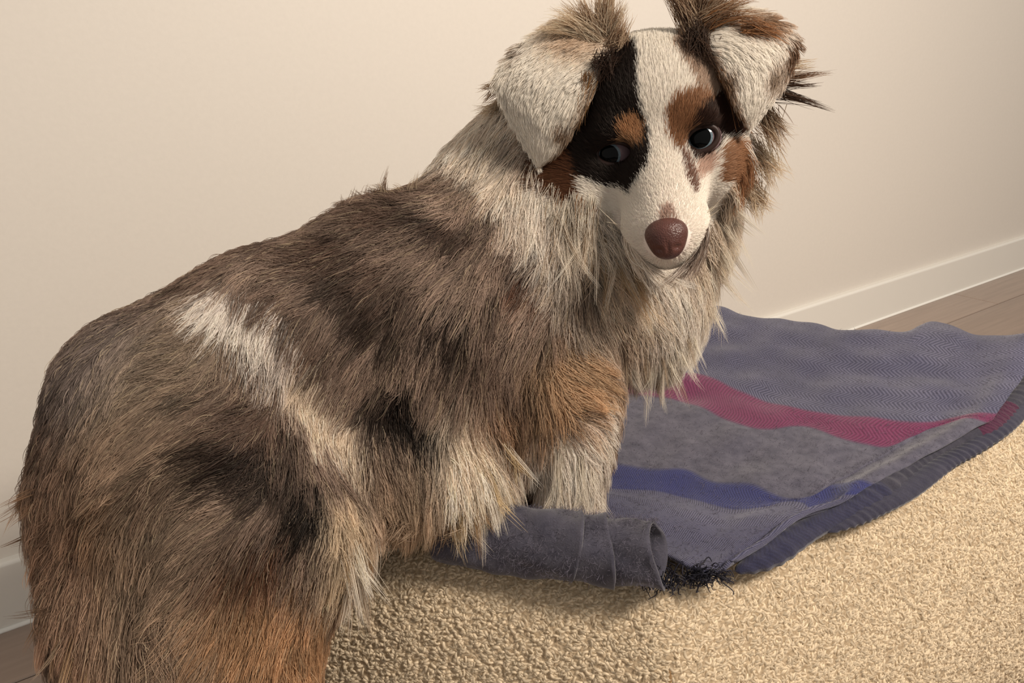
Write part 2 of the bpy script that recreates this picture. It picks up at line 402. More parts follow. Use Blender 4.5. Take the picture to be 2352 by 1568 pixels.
uu = np.linspace(0, 1, NUc)[:, None]; vv = np.linspace(0, 1, NVc)[None]
flat = G.reshape(-1, 3)
G[..., 2] += (0.0020 * wave(flat * np.array([1, 1.6, 0]), 11, 42) + 0.0012 * wave(flat * np.array([1, 1, 0]), 12, 120)).reshape(NUc, NVc)
G[..., 2] += 0.004 * np.clip((uu - 0.45) / 0.2, 0, 1) + 0.005 * np.exp(-((uu - 0.96) / 0.04) ** 2) - 0.0015 * np.exp(-((uu - 0.86) / 0.04) ** 2)
def soft(x, e0, e1): return np.clip((x - e0) / (e1 - e0), 0, 1)
V = np.tile(sv_[None], (NUc, 1)); e = 0.0012
def between(a, b): return soft(V, vpos[a] - e, vpos[a] + e) * (1 - soft(V, vpos[b] - e, vpos[b] + e))
band = np.stack([between(4, 5), between(6, 7), between(5, 6)], -1)
cloth_obj('cloth_sheet', G, band, 0.003, blk)

# folded layers showing under the right-hand edge
def fold_tube(name, pix, z0, rw, rh, twist, seed, bandf):
    path = np.array([Zb(a, b, z0) for a, b in resample(pix, 320)]); nv = 20
    tg = nrm(np.gradient(path, axis=0)); sd = nrm(np.cross(tg, UPV)); s = np.r_[0, np.cumsum(np.linalg.norm(np.diff(path, axis=0), axis=1))]
    g = np.zeros((320, nv + 1, 3)); b = np.zeros((320, nv + 1, 3))
    for j in range(nv + 1):
        a = 2 * math.pi * j / nv
        rid = 1 + 0.15 * np.sin(s * 34 + seed) + 0.10 * np.sin(s * twist + a * 2.0 + 2.2 * np.sin(s * 45 + seed)) * (0.55 + 0.45 * np.sin(s * 27 + seed * 2))
        taper = np.sqrt(np.clip(np.arange(320) / 40.0, 0, 1))
        g[:, j] = path + sd * (math.cos(a) * rw * rid * taper)[:, None] + UPV * (math.sin(a) * rh * rid * taper)[:, None]
        b[:, j] = bandf(np.linspace(0, 1, 320))
    return cloth_obj(name, g, b, 0, blk, mat=M_WOOL_FOLD_SHADED)
def band_two(x): return np.stack([((x > 0.70) & (x < 0.81)) * 0.8, (x < 0.42) * 0.45, np.full_like(x, 0.9)], 1)
def band_three(x): return np.stack([0 * x, 0.2 + 0 * x, np.full_like(x, 0.9)], 1)
fold_tube('folded_layer', [(1690, 1312), (1750, 1282), (1815, 1240), (1866, 1210), (1935, 1176), (2004, 1138), (2050, 1104), (2095, 1068), (2150, 1034), (2210, 1005), (2255, 987), (2306, 945), (2352, 895), (2420, 810)], 0.231, 0.0125, 0.0105, 520, 1, band_two)
fold_tube('folded_layer', [(1900, 1222), (1950, 1196), (2010, 1164), (2072, 1128), (2164, 1066), (2232, 1028), (2300, 976), (2352, 930), (2430, 855)], 0.229, 0.0105, 0.0070, 640, 4, band_three)

# rolled-up end near the bed's corner
ax0, ax1 = Zb(1010, 1222, 0.262), Zb(1512, 1272, 0.262)
axd = nrm(ax1 - ax0); side = nrm(np.cross(axd, UPV)); upr = np.cross(side, axd); LEN = np.linalg.norm(ax1 - ax0)
NT_, NA = 150, 60
def roll(name, th0, th1, r0, r1, a0, a1, seed):
    g = np.zeros((NA, NT_, 3)); th = np.linspace(th0, th1, NT_)
    for i, x in enumerate(np.linspace(0, 1, NA)):
        endx = a0 + (a1 - a0) * x
        rr = np.interp(th, [th0, th1], [r0, r1]) * (0.82 + 0.2 * endx)
        rr = rr + 0.0013 * np.sin(th * 2 + seed + endx * 9) + 0.0009 * np.sin(th * 5 + 14 * endx + seed) + 0.0007 * np.sin(th * 3 - 33 * endx + 2 * seed)
        rr = rr + 0.0012 * np.exp(-((x - 1) / 0.03) ** 2)
        c = ax0 + axd * LEN * endx
        edge = 0.006 * np.sin(th * 1.3 + seed) * x
        g[i] = c + side[None] * (np.cos(th) * rr)[:, None] + upr[None] * (np.sin(th) * rr * 1.04)[:, None] + axd[None] * edge[:, None]
    b = np.tile(np.array([0, 0.0, 1.0]), (NA, NT_, 1))
    return cloth_obj(name, g, b, 0.0022, blk, mat=M_WOOL_DARK)  # same wool as plain felt, in a darker tone
roll('rolled_end', -2.4, 4.6, 0.0275, 0.0262, 0.0, 0.66, 0.4)
roll('rolled_end', -1.6, 5.0, 0.0256, 0.0240, 0.0, 0.80, 1.7)
roll('rolled_end', -2.0, 6.0, 0.0238, 0.0185, 0.0, 1.0, 2.9)

# fringe and stray wool
def tuft(n, base_px, z, spread, length, dirpx):
    p = np.array([Zb(*b, z) for b in base_px]); k = rng.integers(0, len(p), n)
    root = p[k] + rng.normal(0, spread, (n, 3)) * np.array([1, 1, 0.5])
    d = nrm(_R * dirpx[0] - _U * dirpx[1] + rng.normal(0, 0.45, (n, 3)))
    s = np.linspace(0, 1, 7); l = length * rng.uniform(0.5, 1.2, n)
    w = rng.normal(0, 1, (n, 3)) * l[:, None] * 0.35
    q = root[:, None] + d[:, None] * (s * l[:, None])[..., None] + w[:, None] * (np.sin(s * 3.0) * s)[None, :, None]
    q[..., 2] = np.maximum(q[..., 2] - 0.3 * l[:, None] * s ** 2, 0.2305 + DZ)
    return q
q = np.concatenate([tuft(150, [(1540, 1330), (1560, 1320), (1590, 1318), (1620, 1322)], 0.238, 0.005, 0.009, (-0.2, 0.6)), tuft(150, [(1600, 1312), (1640, 1316)], 0.24, 0.005, 0.009, (0.8, -0.1)), tuft(90, [(1520, 1300), (1500, 1335)], 0.24, 0.004, 0.008, (0.3, 0.5))])
tag(hair_obj('fringe', q, rng.uniform(0.0002, 0.0006, len(q)), lin((44, 44, 56))[None] * rng.uniform(0.5, 1.3, (len(q), 1)), M_WOOLHAIR, blk, 0.6), kind='stuff')

# loose wool fibres standing off the roll and the sheet
fz = []
for _ in range(5200):
    x = rng.random(); th = rng.uniform(-0.6, 3.8); r_ = (0.0279 if x < 0.66 else 0.0260 if x < 0.8 else 0.0242) * (0.82 + 0.2 * x)
    nn = side * math.cos(th) + upr * math.sin(th); fz.append((ax0 + axd * LEN * x + nn * r_, nn))
gi, gj = rng.integers(0, NUc, 6500), rng.integers(60, NVc, 6500)
rp = np.array([f_[0] for f_ in fz] + list(G[gi, gj] + UPV * 0.0015)); rn = np.array([f_[1] for f_ in fz] + [UPV] * 6500)
nf_ = len(rp); d_ = nrm(rng.normal(0, 1, (nf_, 3)) + rn * 0.35); l_ = rng.uniform(0.002, 0.006, nf_); s_ = np.linspace(0, 1, 5)
q = rp[:, None] + d_[:, None] * (s_ * l_[:, None])[..., None] + rn[:, None] * (0.0012 * np.sin(s_ * 3.0))[None, :, None]
tag(hair_obj('wool_fuzz', q, np.full(nf_, 0.00009), lin((112, 108, 122))[None] * rng.uniform(0.5, 1.5, (nf_, 1)), M_WOOLHAIR, blk, 0.5), kind='stuff')

# ------------------------------------------------------------------ the dog: one continuous body from a distance field
HD = 0.575                                                     # distance of the eyes from the lens
HO = W(1506, 335, HD); HS = HD / F_PX * 1.04                   # head origin between the eyes, metres per head unit
hc_ = nrm(CAM - HO); ha_ = nrm(0.985 * _R + 0.17 * _U); ha_ = nrm(ha_ - hc_ * (ha_ @ hc_)); hb_ = np.cross(hc_, ha_)
HDIST = np.linalg.norm(CAM - HO) / HS
def Hd(a, b, c):                                               # head frame: right, up, towards the nose side
    return HO + HS * (ha_ * a + hb_ * b + hc_ * c)
def Hp(px, py, c=0.0):                                         # photo pixel at head depth c
    r = np.array([px - 1506, py - 335.0]); a = r @ np.array([0.985, -0.17]); b = r @ np.array([-0.17, -0.985]); k = 1 - c / HDIST
    return Hd(a * k, b * k, c)
def to_head(p):
    q = (p - HO) / HS; return np.stack([q @ ha_, q @ hb_, q @ hc_], -1)
def face_uv(p):                                                # frontal map of the face
    q = to_head(p); k = 1 / (1 - q[:, 2] / HDIST); return q[:, 0] * k, q[:, 1] * k, q[:, 2]
def px_uv(px, py):
    r = np.array([px - 1506.0, py - 335.0]); return r @ np.array([0.985, -0.17]), r @ np.array([-0.17, -0.985])

class Cone:                                                    # rounded cone between two spheres
    def __init__(s, a, ra, b, rb): s.a, s.b, s.ra, s.rb = np.asarray(a), np.asarray(b), ra, rb; s.lo = np.minimum(s.a - ra, s.b - rb); s.hi = np.maximum(s.a + ra, s.b + rb)
    def __call__(s, p):
        ba = s.b - s.a; t = np.clip((p - s.a) @ ba / max(ba @ ba, 1e-9), 0, 1)
        return np.linalg.norm(p - s.a - t[:, None] * ba, axis=1) - (s.ra + (s.rb - s.ra) * t)
class Ell:                                                     # oriented ellipsoid
    def __init__(s, c, r, axes): s.c, s.r, s.ax = np.asarray(c), np.asarray(r, float), np.asarray(axes); m = max(r); s.lo, s.hi = s.c - m, s.c + m
    def __call__(s, p):
        q = (p - s.c) @ s.ax.T; k0 = np.linalg.norm(q / s.r, axis=1); k1 = np.linalg.norm(q / s.r ** 2, axis=1)
        return k0 * (k0 - 1) / np.maximum(k1, 1e-9)
def B(px, py, d, r): return W(px, py, d), r * d / F_PX
def cone(A, Bq): a, ra = B(*A); b, rb = B(*Bq); return Cone(a, ra, b, rb)
HAX = np.array([ha_, hb_, hc_])
def hell(a, b, c, ra, rb, rc, yaw=0.0):
    ax = HAX
    if yaw: cy, sy = math.cos(yaw), math.sin(yaw); ax = np.array([ha_ * cy + hc_ * sy, hb_, hc_ * cy - ha_ * sy])
    return Ell(Hd(a, b, c), np.array([ra, rb, rc]) * HS, ax)
def hcone(A, ra, Bq, rb): return Cone(Hd(*A), ra * HS, Hd(*Bq), rb * HS)

HOCK_N, HOCK_F = W(600, 1560, .510), W(600, 1560, .650)
FOOT_N, FOOT_F = HOCK_N * np.array([1, 1, 0]) + np.array([0.0, 0.02, 0]), HOCK_F * np.array([1, 1, 0]) + np.array([0.0, 0.015, 0])
CUSHION = 0.262
FOOT_FN, FOOT_FF = W(1300, 1195, .618) * np.array([1, 1, 0]) + UPV * CUSHION, W(1270, 1130, .72) * np.array([1, 1, 0]) + UPV * CUSHION
PARTS = [  # (shape, blend)
    (cone((370, 925, .555, 225), (640, 830, .585, 248)), 0.02),          # rump to loin
    (cone((640, 830, .585, 248), (930, 750, .635, 278)), 0.02),          # loin to ribs
    (cone((930, 750, .635, 278), (1140, 685, .675, 268)), 0.02),         # ribs to shoulders
    (cone((900, 840, .630, 235), (1150, 850, .660, 205)), 0.02),         # breast and belly
    (cone((860, 1000, .600, 165), (1110, 1000, .635, 135)), 0.03),       # hanging belly
    (cone((880, 1080, .572, 120), (1050, 1110, .580, 85)), 0.03),
    (cone((1140, 640, .675, 250), (1330, 560, .665, 190)), 0.03),        # neck base
    (cone((1330, 540, .660, 185), (1400, 380, .640, 190)), 0.03),        # neck
    (cone((1330, 640, .665, 190), (1455, 700, .665, 150)), 0.03),        # chest front
    (cone((1430, 600, .655, 170), (1480, 760, .655, 78)), 0.03),         # chest ruff
    (cone((1560, 540, .650, 100), (1520, 700, .650, 62)), 0.03),
    (cone((1135, 410, .665, 120), (1250, 300, .640, 112)), 0.03),         # crest of the neck
    (cone((430, 1040, .530, 235), (560, 1130, .520, 205)), 0.03),        # near thigh
    (cone((560, 1130, .520, 200), (735, 1235, .515, 92)), 0.03),         # near thigh to knee
    (cone((720, 1250, .515, 90), (600, 1560, .510, 110)), 0.03),         # near shin with feathering
    (Cone(HOCK_N, 0.031, FOOT_N + UPV * 0.03, 0.017), 0.02),            # near hock to foot
    (cone((470, 1180, .525, 195), (440, 1520, .518, 165)), 0.03),        # back of the thigh
    (cone((290, 1120, .545, 185), (330, 1400, .540, 170)), 0.03),        # breeches behind
    (cone((330, 1400, .540, 165), (430, 1620, .530, 130)), 0.03),
    (cone((400, 1150, .640, 200), (700, 1290, .660, 90)), 0.03),         # far thigh
    (cone((700, 1290, .660, 85), (600, 1560, .650, 75)), 0.02),
    (Cone(HOCK_F, 0.027, FOOT_F + UPV * 0.03, 0.017), 0.02),            # far hock to foot
    (Cone(W(1300, 1195, .618), 0.0245, FOOT_FN + UPV * 0.03, 0.021), 0.01),
    (Cone(W(1270, 1130, .72), 0.025, FOOT_FF + UPV * 0.03, 0.02), 0.01),
    (cone((1195, 800, .640, 165), (1290, 905, .625, 118)), 0.025),       # near shoulder to elbow
    (cone((1290, 905, .625, 112), (1315, 1010, .625, 82)), 0.02),
    (cone((1315, 1010, .625, 80), (1300, 1195, .618, 68)), 0.015),       # near foreleg
    (cone((1270, 860, .72, 110), (1270, 1130, .72, 60)), 0.02),          # far foreleg
    # head
    (hell(0, 88, -115, 172, 150, 180), 0.012),
    (hell(0, 62, -30, 126, 112, 92), 0.010),
    (hell(-104, -52, -95, 100, 96, 120), 0.014),
    (hell(104, -52, -95, 92, 96, 120), 0.014),
    (hcone((0, -60, -5), 104, (0, -176, 105), 76), 0.010),
    (hcone((0, -5, 28), 58, (0, -172, 148), 40), 0.008),
    (hcone((-34, -165, 95), 56, (34, -165, 95), 56), 0.008),
    (hcone((0, -130, 0), 82, (0, -208, 92), 46), 0.008),
    (hell(-82, 44, 36, 40, 30, 30), 0.010),
    (hell(82, 44, 36, 40, 30, 30), 0.010),
    (hcone((0, 30, -160), 190, (-40, -150, -310), 222), 0.03),           # back of the head into the ruff
]
FEET = [(FOOT_N, 0.026), (FOOT_F, 0.024), (FOOT_FN, 0.026), (FOOT_FF, 0.025)]
EYES = [(-91, -1, 2, 36, 20), (99, -2, 2, 29, 21)]     # right, up, depth, opening half-width and half-height
EYE_R = 46.0
def smin(a, b, k):
    h = np.maximum(k - np.abs(a - b), 0) / k; return np.minimum(a, b) - h * h * k * 0.25
def body_sdf(p):
    d = np.full(len(p), 1.0)
    for sh, k in PARTS:
        m = np.all((p > sh.lo - 0.06) & (p < sh.hi + 0.06), axis=1)
        if m.any(): d[m] = smin(d[m], sh(p[m]), k)
    for (a, b, c, ew, eh) in EYES:                             # eye sockets
        m = np.linalg.norm(p - Hd(a, b, c + 50), axis=1) < 0.04
        if m.any():
            e = hell(a, b, c + 60, ew + 5, eh + 5, 60); d[m] = -smin(-d[m], e(p[m]), 0.004)
    return d

def surface_nets(fn, lo, hi, h, coarse=5):
    n = np.ceil((hi - lo) / h / coarse).astype(int) * coarse + 1
    cg = [lo[k] + h * coarse * np.arange((n[k] - 1) // coarse + 1) for k in range(3)]
    P = np.stack(np.meshgrid(*cg, indexing='ij'), -1); cs = fn(P.reshape(-1, 3)).reshape(P.shape[:3])
    near = np.abs(cs) < h * coarse * 2.2
    c8 = [near[i:near.shape[0] - 1 + i, j:near.shape[1] - 1 + j, k:near.shape[2] - 1 + k] for i in (0, 1) for j in (0, 1) for k in (0, 1)]
    act = np.logical_or.reduce(c8)
    fine = np.empty(n, np.float32)
    for ax in range(3): pass
    rep = cs[:-1, :-1, :-1].repeat(coarse, 0).repeat(coarse, 1).repeat(coarse, 2)
    fine[:] = 1.0; fine[:rep.shape[0], :rep.shape[1], :rep.shape[2]] = rep
    mask = np.zeros(n, bool); am = act.repeat(coarse, 0).repeat(coarse, 1).repeat(coarse, 2)
    for i in (0, 1):
        for j in (0, 1):
            for k in (0, 1): mask[i:i + am.shape[0], j:j + am.shape[1], k:k + am.shape[2]] |= am
    ix = np.argwhere(mask); vals = np.empty(len(ix), np.float32)
    for s in range(0, len(ix), 400000): vals[s:s + 400000] = fn(lo + h * ix[s:s + 400000])
    fine[mask] = vals
    neg = fine < 0
    cells = np.zeros(np.array(n) - 1, np.int8)
    for i in (0, 1):
        for j in (0, 1):
            for k in (0, 1): cells += neg[i:n[0] - 1 + i, j:n[1] - 1 + j, k:n[2] - 1 + k]
    cell = np.argwhere((cells > 0) & (cells < 8)); idx = np.full(np.array(n) - 1, -1, np.int32); idx[tuple(cell.T)] = np.arange(len(cell))
    acc = np.zeros((len(cell), 3)); cnt = np.zeros(len(cell))
    for ax in range(3):
        o1, o2 = [k for k in range(3) if k != ax]
        for a in (0, 1):
            for b in (0, 1):
                c0 = cell.copy(); c0[:, o1] += a; c0[:, o2] += b; c1 = c0.copy(); c1[:, ax] += 1
                v0, v1 = fine[tuple(c0.T)], fine[tuple(c1.T)]; m = (v0 < 0) != (v1 < 0)
                t = np.where(m, v0 / np.where(m, v0 - v1, 1), 0)
                p = c0.astype(float); p[:, ax] += t; acc[m] += p[m]; cnt[m] += 1
    verts = lo + h * acc / cnt[:, None]; quads = []
    for ax in range(3):
        o1, o2 = [(1, 2), (2, 0), (0, 1)][ax]
        s0 = [slice(None)] * 3; s1 = [slice(None)] * 3; s0[ax] = slice(0, -1); s1[ax] = slice(1, None)
        ch = np.argwhere(neg[tuple(s0)] != neg[tuple(s1)])
        ch = ch[(ch[:, o1] > 0) & (ch[:, o2] > 0) & (ch[:, o1] < n[o1] - 1) & (ch[:, o2] < n[o2] - 1)]
        fl = neg[tuple(ch.T)]
        def g(a, b): c = ch.copy(); c[:, o1] -= a; c[:, o2] -= b; return idx[tuple(c.T)]
        q = np.stack([g(1, 1), g(0, 1), g(0, 0), g(1, 0)], 1); q[~fl] = q[~fl][:, ::-1]; quads.append(q)
    quads = np.concatenate(quads); quads = quads[(quads >= 0).all(1)]
    return verts, quads
def grad(fn, p, e=0.0008):
    g = np.stack([fn(p + np.eye(3)[k] * e) - fn(p - np.eye(3)[k] * e) for k in range(3)], 1); return nrm(g)
lo = np.min([s.lo for s, _ in PARTS], 0) - 0.02; hi = np.max([s.hi for s, _ in PARTS], 0) + 0.02
# paws: four toes each, resting on the floor or on the cushion
def paw(c, r, fwd):
    sd = nrm(np.cross(fwd, UPV)); out_ = []
    for k in range(4):
        off = (k - 1.5) * r * 0.42; reach = r * (1.15 if k in (1, 2) else 0.9)
        base = c + sd * off * 0.8; tip_ = c + sd * off + fwd * reach; tip_ = tip_ + UPV * (-r * 0.28)
        out_.append((Cone(base, r * 0.62, tip_, r * 0.30), 0.006))
    return out_
for (pp, r) in FEET: PARTS += paw(pp + UPV * (0.62 * r + 0.002), r, nrm(np.array([0.75, 0.6, 0])))
lo = np.min([s.lo for s, _ in PARTS], 0) - 0.02; hi = np.max([s.hi for s, _ in PARTS], 0) + 0.02
bv, bq = surface_nets(body_sdf, lo, hi, 0.0025)
for _ in range(1):
    g = grad(body_sdf, bv); bv = bv - g * body_sdf(bv)[:, None] * 0.8
bn = grad(body_sdf, bv, 0.0015)
print('dog body', len(bv), len(bq), 'z', bv[:, 2].min(), bv[:, 2].max())
dog = tag(empty('dog', (float(W(600, 1560, .51)[0]), float(W(600, 1560, .51)[1]), 0.0)), 'fluffy brown merle dog with white face standing over the bed looking back', 'dog')


# ------------------------------------------------------------------ coat colours and hair growth
BVH = BVHTree.FromPolygons(bv.tolist(), bq.tolist())
def snap(px, py):                                              # the point of the coat seen at a photo pixel
    v = ray(px, py); h = BVH.ray_cast(Vector(CAM), Vector(nrm(v)))
    if h[0] is None:
        p = W(px, py, 0.6); h = BVH.find_nearest(Vector(p))
    return np.array(h[0])
def seg_dist(p, a, b):
    ba = b - a; t = np.clip((p - a) @ ba / max(ba @ ba, 1e-9), 0, 1); return np.linalg.norm(p - a - t[:, None] * ba, axis=1)
PATCH = []                                                     # (start, end, radius m, feather m, srgb, strength)
def patch(path, r, col, feather=0.5, k=1.0):
    pts = [snap(*q) for q in path]; pts = pts if len(pts) > 1 else pts * 2
    for a, b in zip(pts[:-1], pts[1:]): PATCH.append((a, b, r * 0.00035, r * feather * 0.00035, lin(col), k))
CREAM, WHITE, TAUPE, DARK, ORANGE, RUST = (206, 190, 164), (232, 220, 200), (158, 138, 116), (34, 23, 18), (172, 122, 78), (112, 72, 44)
# large fields first
patch([(170, 860), (260, 800)], 110, (128, 116, 108), 0.8, 0.8)             # grey rump
patch([(420, 790), (330, 900)], 90, (166, 148, 122), 0.9, 0.55)
patch([(250, 1020), (420, 1050)], 70, (164, 138, 110), 0.8, 0.6)
patch([(120, 1080), (150, 1250), (210, 1420), (240, 1560)], 95, (170, 138, 110), 0.8, 0.85)
patch([(270, 1180), (300, 1320)], 60, (190, 148, 104), 0.8, 0.8)
patch([(380, 1180), (360, 1330), (420, 1480), (470, 1560)], 105, (172, 150, 124), 0.8, 0.85)
patch([(500, 1380), (520, 1480)], 60, (186, 156, 122), 0.8, 0.7)
patch([(610, 1420), (690, 1480), (660, 1560)], 90, (190, 148, 102), 0.6, 1.0)
patch([(760, 1430), (765, 1560)], 32, (214, 196, 168), 0.5, 1.0)
patch([(790, 1180), (800, 1290)], 52, (208, 188, 154), 0.7, 1.0)
patch([(880, 1090), (900, 1200)], 70, (156, 134, 110), 0.8, 0.9)
patch([(960, 1150), (1040, 1200)], 80, (196, 174, 142), 0.8, 0.8)
patch([(1030, 960), (1090, 1060), (1150, 1140)], 62, (238, 222, 194), 0.7, 1.0)
patch([(1140, 930), (1190, 1010)], 50, (164, 128, 90), 0.9, 0.7)
patch([(1310, 850), (1350, 900)], 85, (192, 158, 116), 0.7, 0.95)
patch([(1290, 960), (1340, 970)], 50, (180, 140, 96), 0.8, 0.8)
patch([(1300, 1060), (1320, 1160)], 95, (248, 238, 220), 0.5, 1.0)
patch([(1385, 930), (1385, 1010)], 30, (248, 238, 220), 0.6, 1.0)
# ruff, neck and chest
patch([(1020, 360), (1080, 300), (1150, 220)], 75, (228, 216, 196), 0.5, 1.0)
patch([(1120, 350), (1200, 420)], 78, (228, 216, 194), 0.45, 1.0)
patch([(1230, 480), (1300, 580), (1380, 680)], 70, (238, 226, 206), 0.4, 1.0)
patch([(1330, 470), (1420, 600), (1480, 680)], 130, (240, 230, 212), 0.4, 1.0)
patch([(1540, 640), (1590, 760)], 150, (240, 232, 216), 0.4, 1.0)
patch([(1480, 800), (1500, 850)], 90, (226, 216, 200), 0.5, 1.0)
patch([(1720, 420), (1690, 560)], 120, (222, 208, 184), 0.4, 1.0)
patch([(1370, 620), (1420, 720)], 85, (218, 202, 178), 0.5, 1.0)
patch([(1400, 760), (1420, 810)], 42, (150, 118, 90), 0.9, 0.6)
# small marks, some with painted shade
patch([(430, 690), (510, 698)], 22, (206, 190, 168), 0.8, 0.8)
patch([(500, 695), (590, 750), (640, 800), (660, 840)], 40, (255, 248, 234), 0.4, 1.0)
patch([(700, 870), (730, 930), (790, 1000)], 42, (238, 222, 194), 0.45, 1.0)
patch([(470, 1030), (560, 1060), (640, 1080)], 42, DARK, 0.7, 0.9)
patch([(700, 1150), (710, 1190)], 40, (22, 14, 10), 0.5, 1.0)
patch([(560, 1290), (620, 1260)], 34, RUST, 0.8, 0.75)
patch([(340, 1110), (400, 1120)], 24, (90, 66, 50), 0.8, 0.8)
patch([(330, 1370), (350, 1450)], 34, (112, 86, 66), 0.8, 0.6)
patch([(800, 660), (860, 720), (920, 740)], 42, (42, 29, 22), 0.8, 0.9)
patch([(980, 500), (1050, 560)], 30, (48, 34, 27), 0.8, 0.9)
patch([(1010, 710), (1060, 750)], 34, (40, 27, 21), 0.8, 0.95)
patch([(1130, 640), (1140, 760)], 20, (70, 52, 42), 0.9, 0.7)
patch([(1190, 650), (1230, 650)], 26, (100, 62, 40), 0.7, 0.95)
patch([(1190, 610), (1230, 600)], 22, (72, 54, 44), 0.8, 0.7)
patch([(915, 930), (960, 950)], 70, (22, 12, 8), 0.6, 1.0)  # dark coat patch with the flank hollow's shade painted in
patch([(620, 860), (700, 760)], 50, (120, 98, 80), 0.9, 0.5)
patch([(130, 930), (120, 1040)], 42, (88, 70, 60), 0.8, 0.6)
patch([(880, 420), (860, 470)], 40, (124, 102, 86), 0.9, 0.6)
patch([(1010, 390), (1090, 430)], 30, (132, 112, 92), 0.9, 0.7)
patch([(1220, 560), (1330, 650), (1340, 720)], 26, (84, 66, 52), 0.9, 0.75)  # shadow line along the ruff's edge, painted into the coat

def crop1(pts): return np.array([px_uv(1050 + 0.38265 * x, 0.38265 * y) for x, y in pts])
FACE = [  # outline on the face, srgb
    (crop1([(1290, 300), (1450, 330), (1560, 600), (1480, 650), (1400, 600), (1330, 480), (1270, 380)]), (172, 148, 124)),
    (crop1([(1190, 90), (1300, 60), (1480, 220), (1520, 330), (1540, 480), (1440, 420), (1330, 370), (1250, 260)]), (56, 37, 28)),
    (crop1([(780, 300), (990, 290), (1050, 380), (1075, 480), (1085, 600), (1110, 700), (1150, 800), (1168, 930), (1150, 1000), (1090, 1090), (1055, 1160), (1000, 1120), (930, 1120), (850, 1090), (785, 1050), (750, 960), (660, 860), (700, 740), (730, 620), (740, 500), (740, 420)]), (24, 13, 9)),
    (crop1([(980, 790), (1030, 742), (1095, 748), (1132, 800), (1128, 870), (1090, 912), (1058, 890), (1010, 850)]), (178, 130, 82)),
    (crop1([(500, 990), (560, 960), (640, 930), (700, 880), (760, 970), (800, 1080), (805, 1150), (770, 1205), (700, 1175), (620, 1115), (500, 1090)]), (96, 58, 32)),
    (crop1([(1240, 720), (1290, 635), (1400, 605), (1500, 640), (1430, 730), (1385, 800), (1375, 880), (1335, 925), (1290, 895), (1250, 830)]), (142, 98, 60)),
    (crop1([(1400, 720), (1500, 640), (1560, 600), (1650, 700), (1700, 800), (1640, 840), (1550, 850), (1525, 910), (1490, 970), (1440, 1000), (1410, 960), (1370, 900), (1380, 800)]), (48, 27, 19)),
    (crop1([(1330, 905), (1375, 930), (1425, 1040), (1448, 1130), (1425, 1150), (1370, 1040)]), (120, 84, 66)),
    (crop1([(1420, 980), (1520, 930), (1510, 1010), (1470, 1060), (1440, 1080)]), (190, 158, 136)),
    (crop1([(1545, 900), (1600, 850), (1680, 860), (1735, 950), (1725, 1040), (1680, 1095), (1600, 1085), (1530, 1075), (1540, 980)]), (150, 106, 68)),
    (crop1([(1225, 1300), (1250, 1230), (1290, 1205), (1335, 1300)]), (178, 150, 132))]
def in_poly(u, v, poly):
    ins = np.zeros(len(u), bool); n_ = len(poly)
    for i in range(n_):
        (x0, y0), (x1, y1) = poly[i], poly[i - 1]
        c = (y0 > v) != (y1 > v); ins ^= c & (u < (x1 - x0) * (v - y0) / (y1 - y0 + 1e-12) + x0)
    return ins
def is_head(p):
    a, b, c = face_uv(p); return (c > -150) & (np.abs(a) < 260) & (b > -105 - 180 * np.clip(1.3 - np.abs(a) / 110, 0, 1)) & (b < 320)
def coat(p, jit=0.0, n_rng=None):
    """linear coat colour at points of the body"""
    q = p + (n_rng.normal(0, jit, p.shape) if jit else 0)
    w = np.clip(0.5 + 0.42 * wave(q, 21, 60) + 0.36 * wave(q, 22, 150), 0, 1)[:, None]
    c = lin((92, 72, 59)) * (1 - w) + lin((160, 138, 119)) * w
    for a, b, r, f, col_, k in PATCH:
        m = np.clip((r + f - seg_dist(q, a, b)) / (2 * f), 0, 1); m = (m * m * (3 - 2 * m) * k)[:, None]; c = c * (1 - m) + col_ * m
    hd = is_head(p)
    if hd.any():
        ph = p[hd]; u, v, cc = face_uv(ph); ch = np.tile(lin((254, 246, 232)), (len(ph), 1))
        if jit: u = u + n_rng.normal(0, 4.0, len(u)); v = v + n_rng.normal(0, 4.0, len(v))
        for poly, col_ in FACE: ch[in_poly(u, v, poly)] = lin(col_)
        for (a, b, _, ew, eh) in EYES:
            r = np.hypot((u - a) / (ew + 15), (v - b) / (eh + 15)); m = np.clip((1.0 - r) / 0.3, 0, 1)[:, None]; ch = ch * (1 - m) + lin((34, 21, 16)) * m
        cb = np.clip((cc + 150) / 60, 0, 1)[:, None]; c[hd] = c[hd] * (1 - cb) + ch * cb
    c = c ** 0.93; g_ = c.mean(1, keepdims=True); return (c * 0.86 + g_ * 0.14) * np.array([1.03, 0.985, 1.0])
vc = coat(bv); body = fast_mesh('body', bv, bq, M_SKIN, dog)
ca = body.data.attributes.new('tint', 'FLOAT_COLOR', 'POINT'); ca.data.foreach_set('color', np.c_[vc * 0.8, np.ones(len(bv))].astype(np.float32).ravel())

